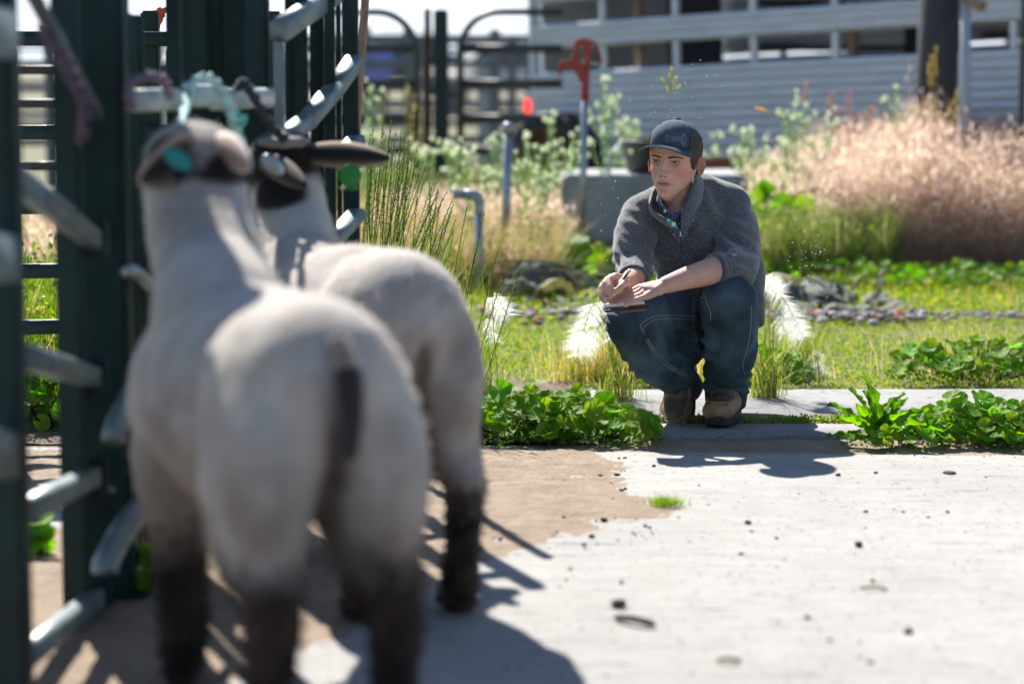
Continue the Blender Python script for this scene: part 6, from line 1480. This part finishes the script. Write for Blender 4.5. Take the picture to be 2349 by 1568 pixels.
for k in range(420):
    px = r.uniform(1760, 2420) if r.random() < .7 else r.uniform(1100, 1420); Y = r.normal(10.45, .12) if px > 1500 else r.normal(10.7, .3); s = r.uniform(.006, .020) * (1.3 if px < 2150 else .8)
    v, f = ell_vf((P(px, 700, Y).x, Y, s * .3), (s, s * r.uniform(.6, 1), s * r.uniform(.4, .7)), (0, 0, r.uniform(0, 6)), 7, 5); v = np.array(v); v = v + r.normal(size=v.shape) * s * .08
    mb.add(v, f, np.array([1, .97, .93]) * r.uniform(.5, 1.9) if r.random() < .88 else np.array([1.8, .6, .3]))
tag(mb.build('gravel', M['stone']), 'band of grey rubble stones across the grass', 'gravel', kind='stuff')

# floating seeds and gnats in the backlight
mb = MB(); r = np.random.default_rng(8)
for k in range(150):
    px, py = (r.normal(1550, 60), min(270, r.normal(215, 50))) if k < 70 else ((r.choice([r.uniform(1340, 1460), r.uniform(1740, 1900)]), r.uniform(250, 720)) if k < 110 else (r.normal(1850, 25), r.normal(600, 40)))
    s = r.uniform(.0007, .0014); mb.add(*ell_vf(P(px, py, r.uniform(6.9, 8.3)), (s, s, s), n=6, m=4))
tag(mb.build('floating_seeds', mat('seed_fluff', (.8, .8, .78), .9, trans=.5)), 'tiny sunlit seeds and gnats drifting round the man', 'seeds', kind='stuff')

# ================================================================== CLODS, STICKS, FAR THINGS
def c8(x, y): return ((1400 + x / 2.1355) * .9396, (1100 + y / 2.1355) * .9396)
def clod(px, py, s, name, label, cat, m, flat=.6, group=None, seed=0):
    r = np.random.default_rng(seed); Y = GY(py); p = P(px, py, Y); v, f = ell_vf((0, 0, 0), (s, s * .8, s * flat), (0, 0, r.uniform(0, 6)), 14, 9); v = np.array(v)
    n_ = v / np.maximum(np.linalg.norm(v, axis=1), 1e-6)[:, None]; v = v + n_ * (fbm(v / s, .6, seed, 3) * s * .35)[:, None]; v = v + np.array([p.x, Y, s * flat * .8])
    return tag(MB().add(v, f).build(name, m, None, False), label, cat, group)
M['dung'] = mat('dry_dung', (.10, .075, .05), .95, var=.4, vscale=60, bump=.8, bscale=200)
M['slate'] = mat('grey_pebble', (.07, .075, .09), .8, var=.3, vscale=60, bump=.4)
big = [((235, 815), .020, 'dung_clod', 'largest dark dung clod on the pale concrete, just right of the second sheep', 'clod', 'dung'), ((1745, 950), .012, 'pebble', 'dark blue-grey pebble alone on the pale concrete, lower right', 'pebble', 'slate'),
       ((1485, 498), .014, 'dung_clod', 'oval brown clod on open concrete right of centre', 'clod', 'dung'), ((910, 380), .010, 'dung_clod', 'small peaked dark clod below the head shadow', 'clod', 'dung'), ((1380, 130), .009, 'pebble', 'grey pebble right of the head shadow on the concrete', 'pebble', 'slate'),
       ((1950, 322), .007, 'pebble', 'small pebble on the upper right of the concrete', 'pebble', 'slate'), ((1220, 875), .008, 'pebble', 'small bluish pebble on lower middle concrete', 'pebble', 'slate'), ((1560, 683), .007, 'dung_clod', 'tiny clod above the thin curved twig', 'clod', 'dung'),
       ((250, 690), .007, 'dung_clod', 'small clod straight above the largest dung clod', 'clod', 'dung'), ((95, 452), .010, 'dung_clod', 'flat brown clod at the lower sand edge', 'clod', 'dung'), ((160, 368), .011, 'dung_clod', 'brown clod on the sand tongue', 'clod', 'dung'), ((45, 215), .008, 'pebble', 'dark pebble on the sand beside the grass tuft', 'pebble', 'slate'),
       ((1100, 568), .004, 'pebble', 'very small dark pebble in the middle of the concrete', 'pebble', 'slate'), ((1960, 118), .024, 'dung_flake', 'flat brown flake on the far right of the concrete', 'flake', 'dung')]
for i, (q, s, nme, lab, cat, m) in enumerate(big): clod(*c8(*q), s * .82, nme, lab, cat, M[m], .18 if nme == 'dung_flake' else .6, seed=i)
def twig(a, b, r_, label, m, bow=.006):
    pa, pb = c8(*a), c8(*b); A_ = P(*pa, GY(pa[1])); B_ = P(*pb, GY(pb[1])); A_.z = B_.z = r_; mid = A_.lerp(B_, .5) + Vector((0, -.01, bow))
    tag(mesh1('twig', tube_vf(smooth_curve([A_, mid, B_], 5), [r_ * .5] + [r_] * 9 + [r_ * .3], 7), m, None, True), label, 'twig')
twig((215, 885), (430, 925), .007, 'dark bent twig in front of the largest dung clod', M['dung']); twig((1490, 720), (1640, 728), .003, 'thin curved twig on the right half of the concrete', M['plank_wood'])
twig((745, 1098), (870, 1106), .004, 'short pale straw near the bottom of the picture', M['plank_wood'])
mb = MB(); r = np.random.default_rng(31)
for k in range(260):
    if k < 150: px, py = r.uniform(1080, 2400), 1040 + 520 * r.uniform(0, 1) ** 1.7
    else: px, py = r.uniform(1080, 1500), r.uniform(1050, 1260)
    s = r.choice([.0015, .002, .003, .0045], p=[.45, .3, .18, .07]) * (1.2 if k > 150 else 1); Y = GY(py); p = P(px, py, Y)
    v, f = ell_vf((p.x, Y, s * .5), (s * r.uniform(1, 2), s, s * .7), (0, 0, r.uniform(0, 6)), 6, 4); mb.add(v, f)
tag(mb.build('grit', M['dung']), 'scattered grit and crumbs on concrete and sand', 'grit', kind='stuff')

# far person behind the pens
FY = 42.0
FP = thing('person', 'distant person in lavender shirt and dark cap seen from behind beyond the left far gate', 'person', (P(862, 140, FY).x, FY, 0))
fx_ = P(862, 140, FY).x; z0 = P(0, 58, FY).z
v, f, e = fuse([ell_vf((fx_ - .16, FY, z0 - .13), (.085, .10, .12)), cap_vf((fx_ - .15, FY, z0 - .30), .06, (fx_ - .15, FY, z0 - .2), .06), cap_vf((fx_ + .14, FY - .05, .85), .05, (fx_ + .13, FY - .05, .78), .045), cap_vf((fx_ - .1, FY, 1.3), .12, (fx_ - .1, FY, 1.0), .12)], .02, 2)
MB().add(v, f, (.4, .22, .16)).build('body', M['skin'], FP, True)
v, f, e = fuse([ell_vf((fx_ - .05, FY, z0 - .55), (.26, .15, .30)), ell_vf((fx_ - .02, FY, z0 - .85), (.28, .17, .28)), cap_vf((fx_ + .17, FY, z0 - .40), .09, (fx_ + .24, FY - .05, z0 - .80), .075), cap_vf((fx_ - .28, FY, z0 - .40), .09, (fx_ - .36, FY - .05, z0 - .80), .075)], .02, 3)
MB().add(v, f).build('shirt', M['shirt_far'], FP, True)
v, f, e = fuse([cap_vf((fx_ - .12, FY, z0 - 1.05), .13, (fx_ - .14, FY, .08), .08), cap_vf((fx_ + .10, FY, z0 - 1.05), .13, (fx_ + .12, FY, .08), .08)], .02, 3)
MB().add(v, f).build('trousers', M['dark_cloth'], FP, True)
mesh1('cap', ell_vf((fx_ - .16, FY, z0 - .08), (.10, .115, .09)), M['dark_cloth'], FP, True)

def far_vehicle(label, cx, Y, m, L=4.6, pickup=False):
    root = thing('parked_pickup' if pickup else 'parked_car', label, 'car', (cx, Y, 0)); H_ = 1.5 if not pickup else 1.8
    prof = [(-.5, .32), (-.5, .62), (-.44, .68), (-.27, .72), (-.16, .98), (.20, 1.0), (.36, .70), (.48, .66), (.5, .55), (.5, .32)] if not pickup else [(-.5, .35), (-.5, .68), (-.08, .68), (-.06, 1.0), (.20, 1.0), (.28, .72), (.47, .68), (.5, .55), (.5, .35)]
    V = []; 
    for y, ins in ((-.85, .06), (-.9, 0), (.9, 0), (.85, .06)):
        for (x, z) in prof: V.append((cx + x * L * (1 - ins * .3), Y + y, z * H_ - (ins * .4 if z > .8 else 0)))
    n = len(prof); F = [(l * n + k, l * n + (k + 1) % n, (l + 1) * n + (k + 1) % n, (l + 1) * n + k) for l in range(3) for k in range(n)] + [tuple(range(n)), tuple(range(4 * n - 1, 3 * n - 1, -1))]
    MB().add(V, F).build('body', m, root)
    wx = (-.22, .24) if not pickup else (-.03, .22)
    mesh1('window', ([(cx + wx[0] * L, Y - .905, .73 * H_), (cx + wx[1] * L, Y - .905, .73 * H_), (cx + (wx[1] - .07) * L, Y - .89, .94 * H_), (cx + (wx[0] + .07) * L, Y - .89, .94 * H_)], [(0, 1, 2, 3)]), M['glass_dark'], root)
    for sx in (-.31, .31):
        for sy in (-.82, .82): 
            V, F = lathe_vf([(.001, -.1), (.2, -.1), (.33, -.09), (.34, .09), (.2, .1), (.001, .1)], 20); mesh1('wheel', ([(cx + sx * L + a, Y + sy + c, .34 + b) for a, b, c in V], F), M['rubber'], root, True)
far_vehicle('white car parked far behind the right tube gate', P(1190, 140, 52).x, 52, M['car_white'])
far_vehicle('white pickup parked far behind the left rail fences', P(500, 140, 58).x, 58, M['car_white'], 5.4, True)
far_vehicle('blue-grey pickup parked far behind the left far gate', P(900, 140, 64).x, 64, mat('car_blue', (.10, .16, .24), .3), 5.4, True)
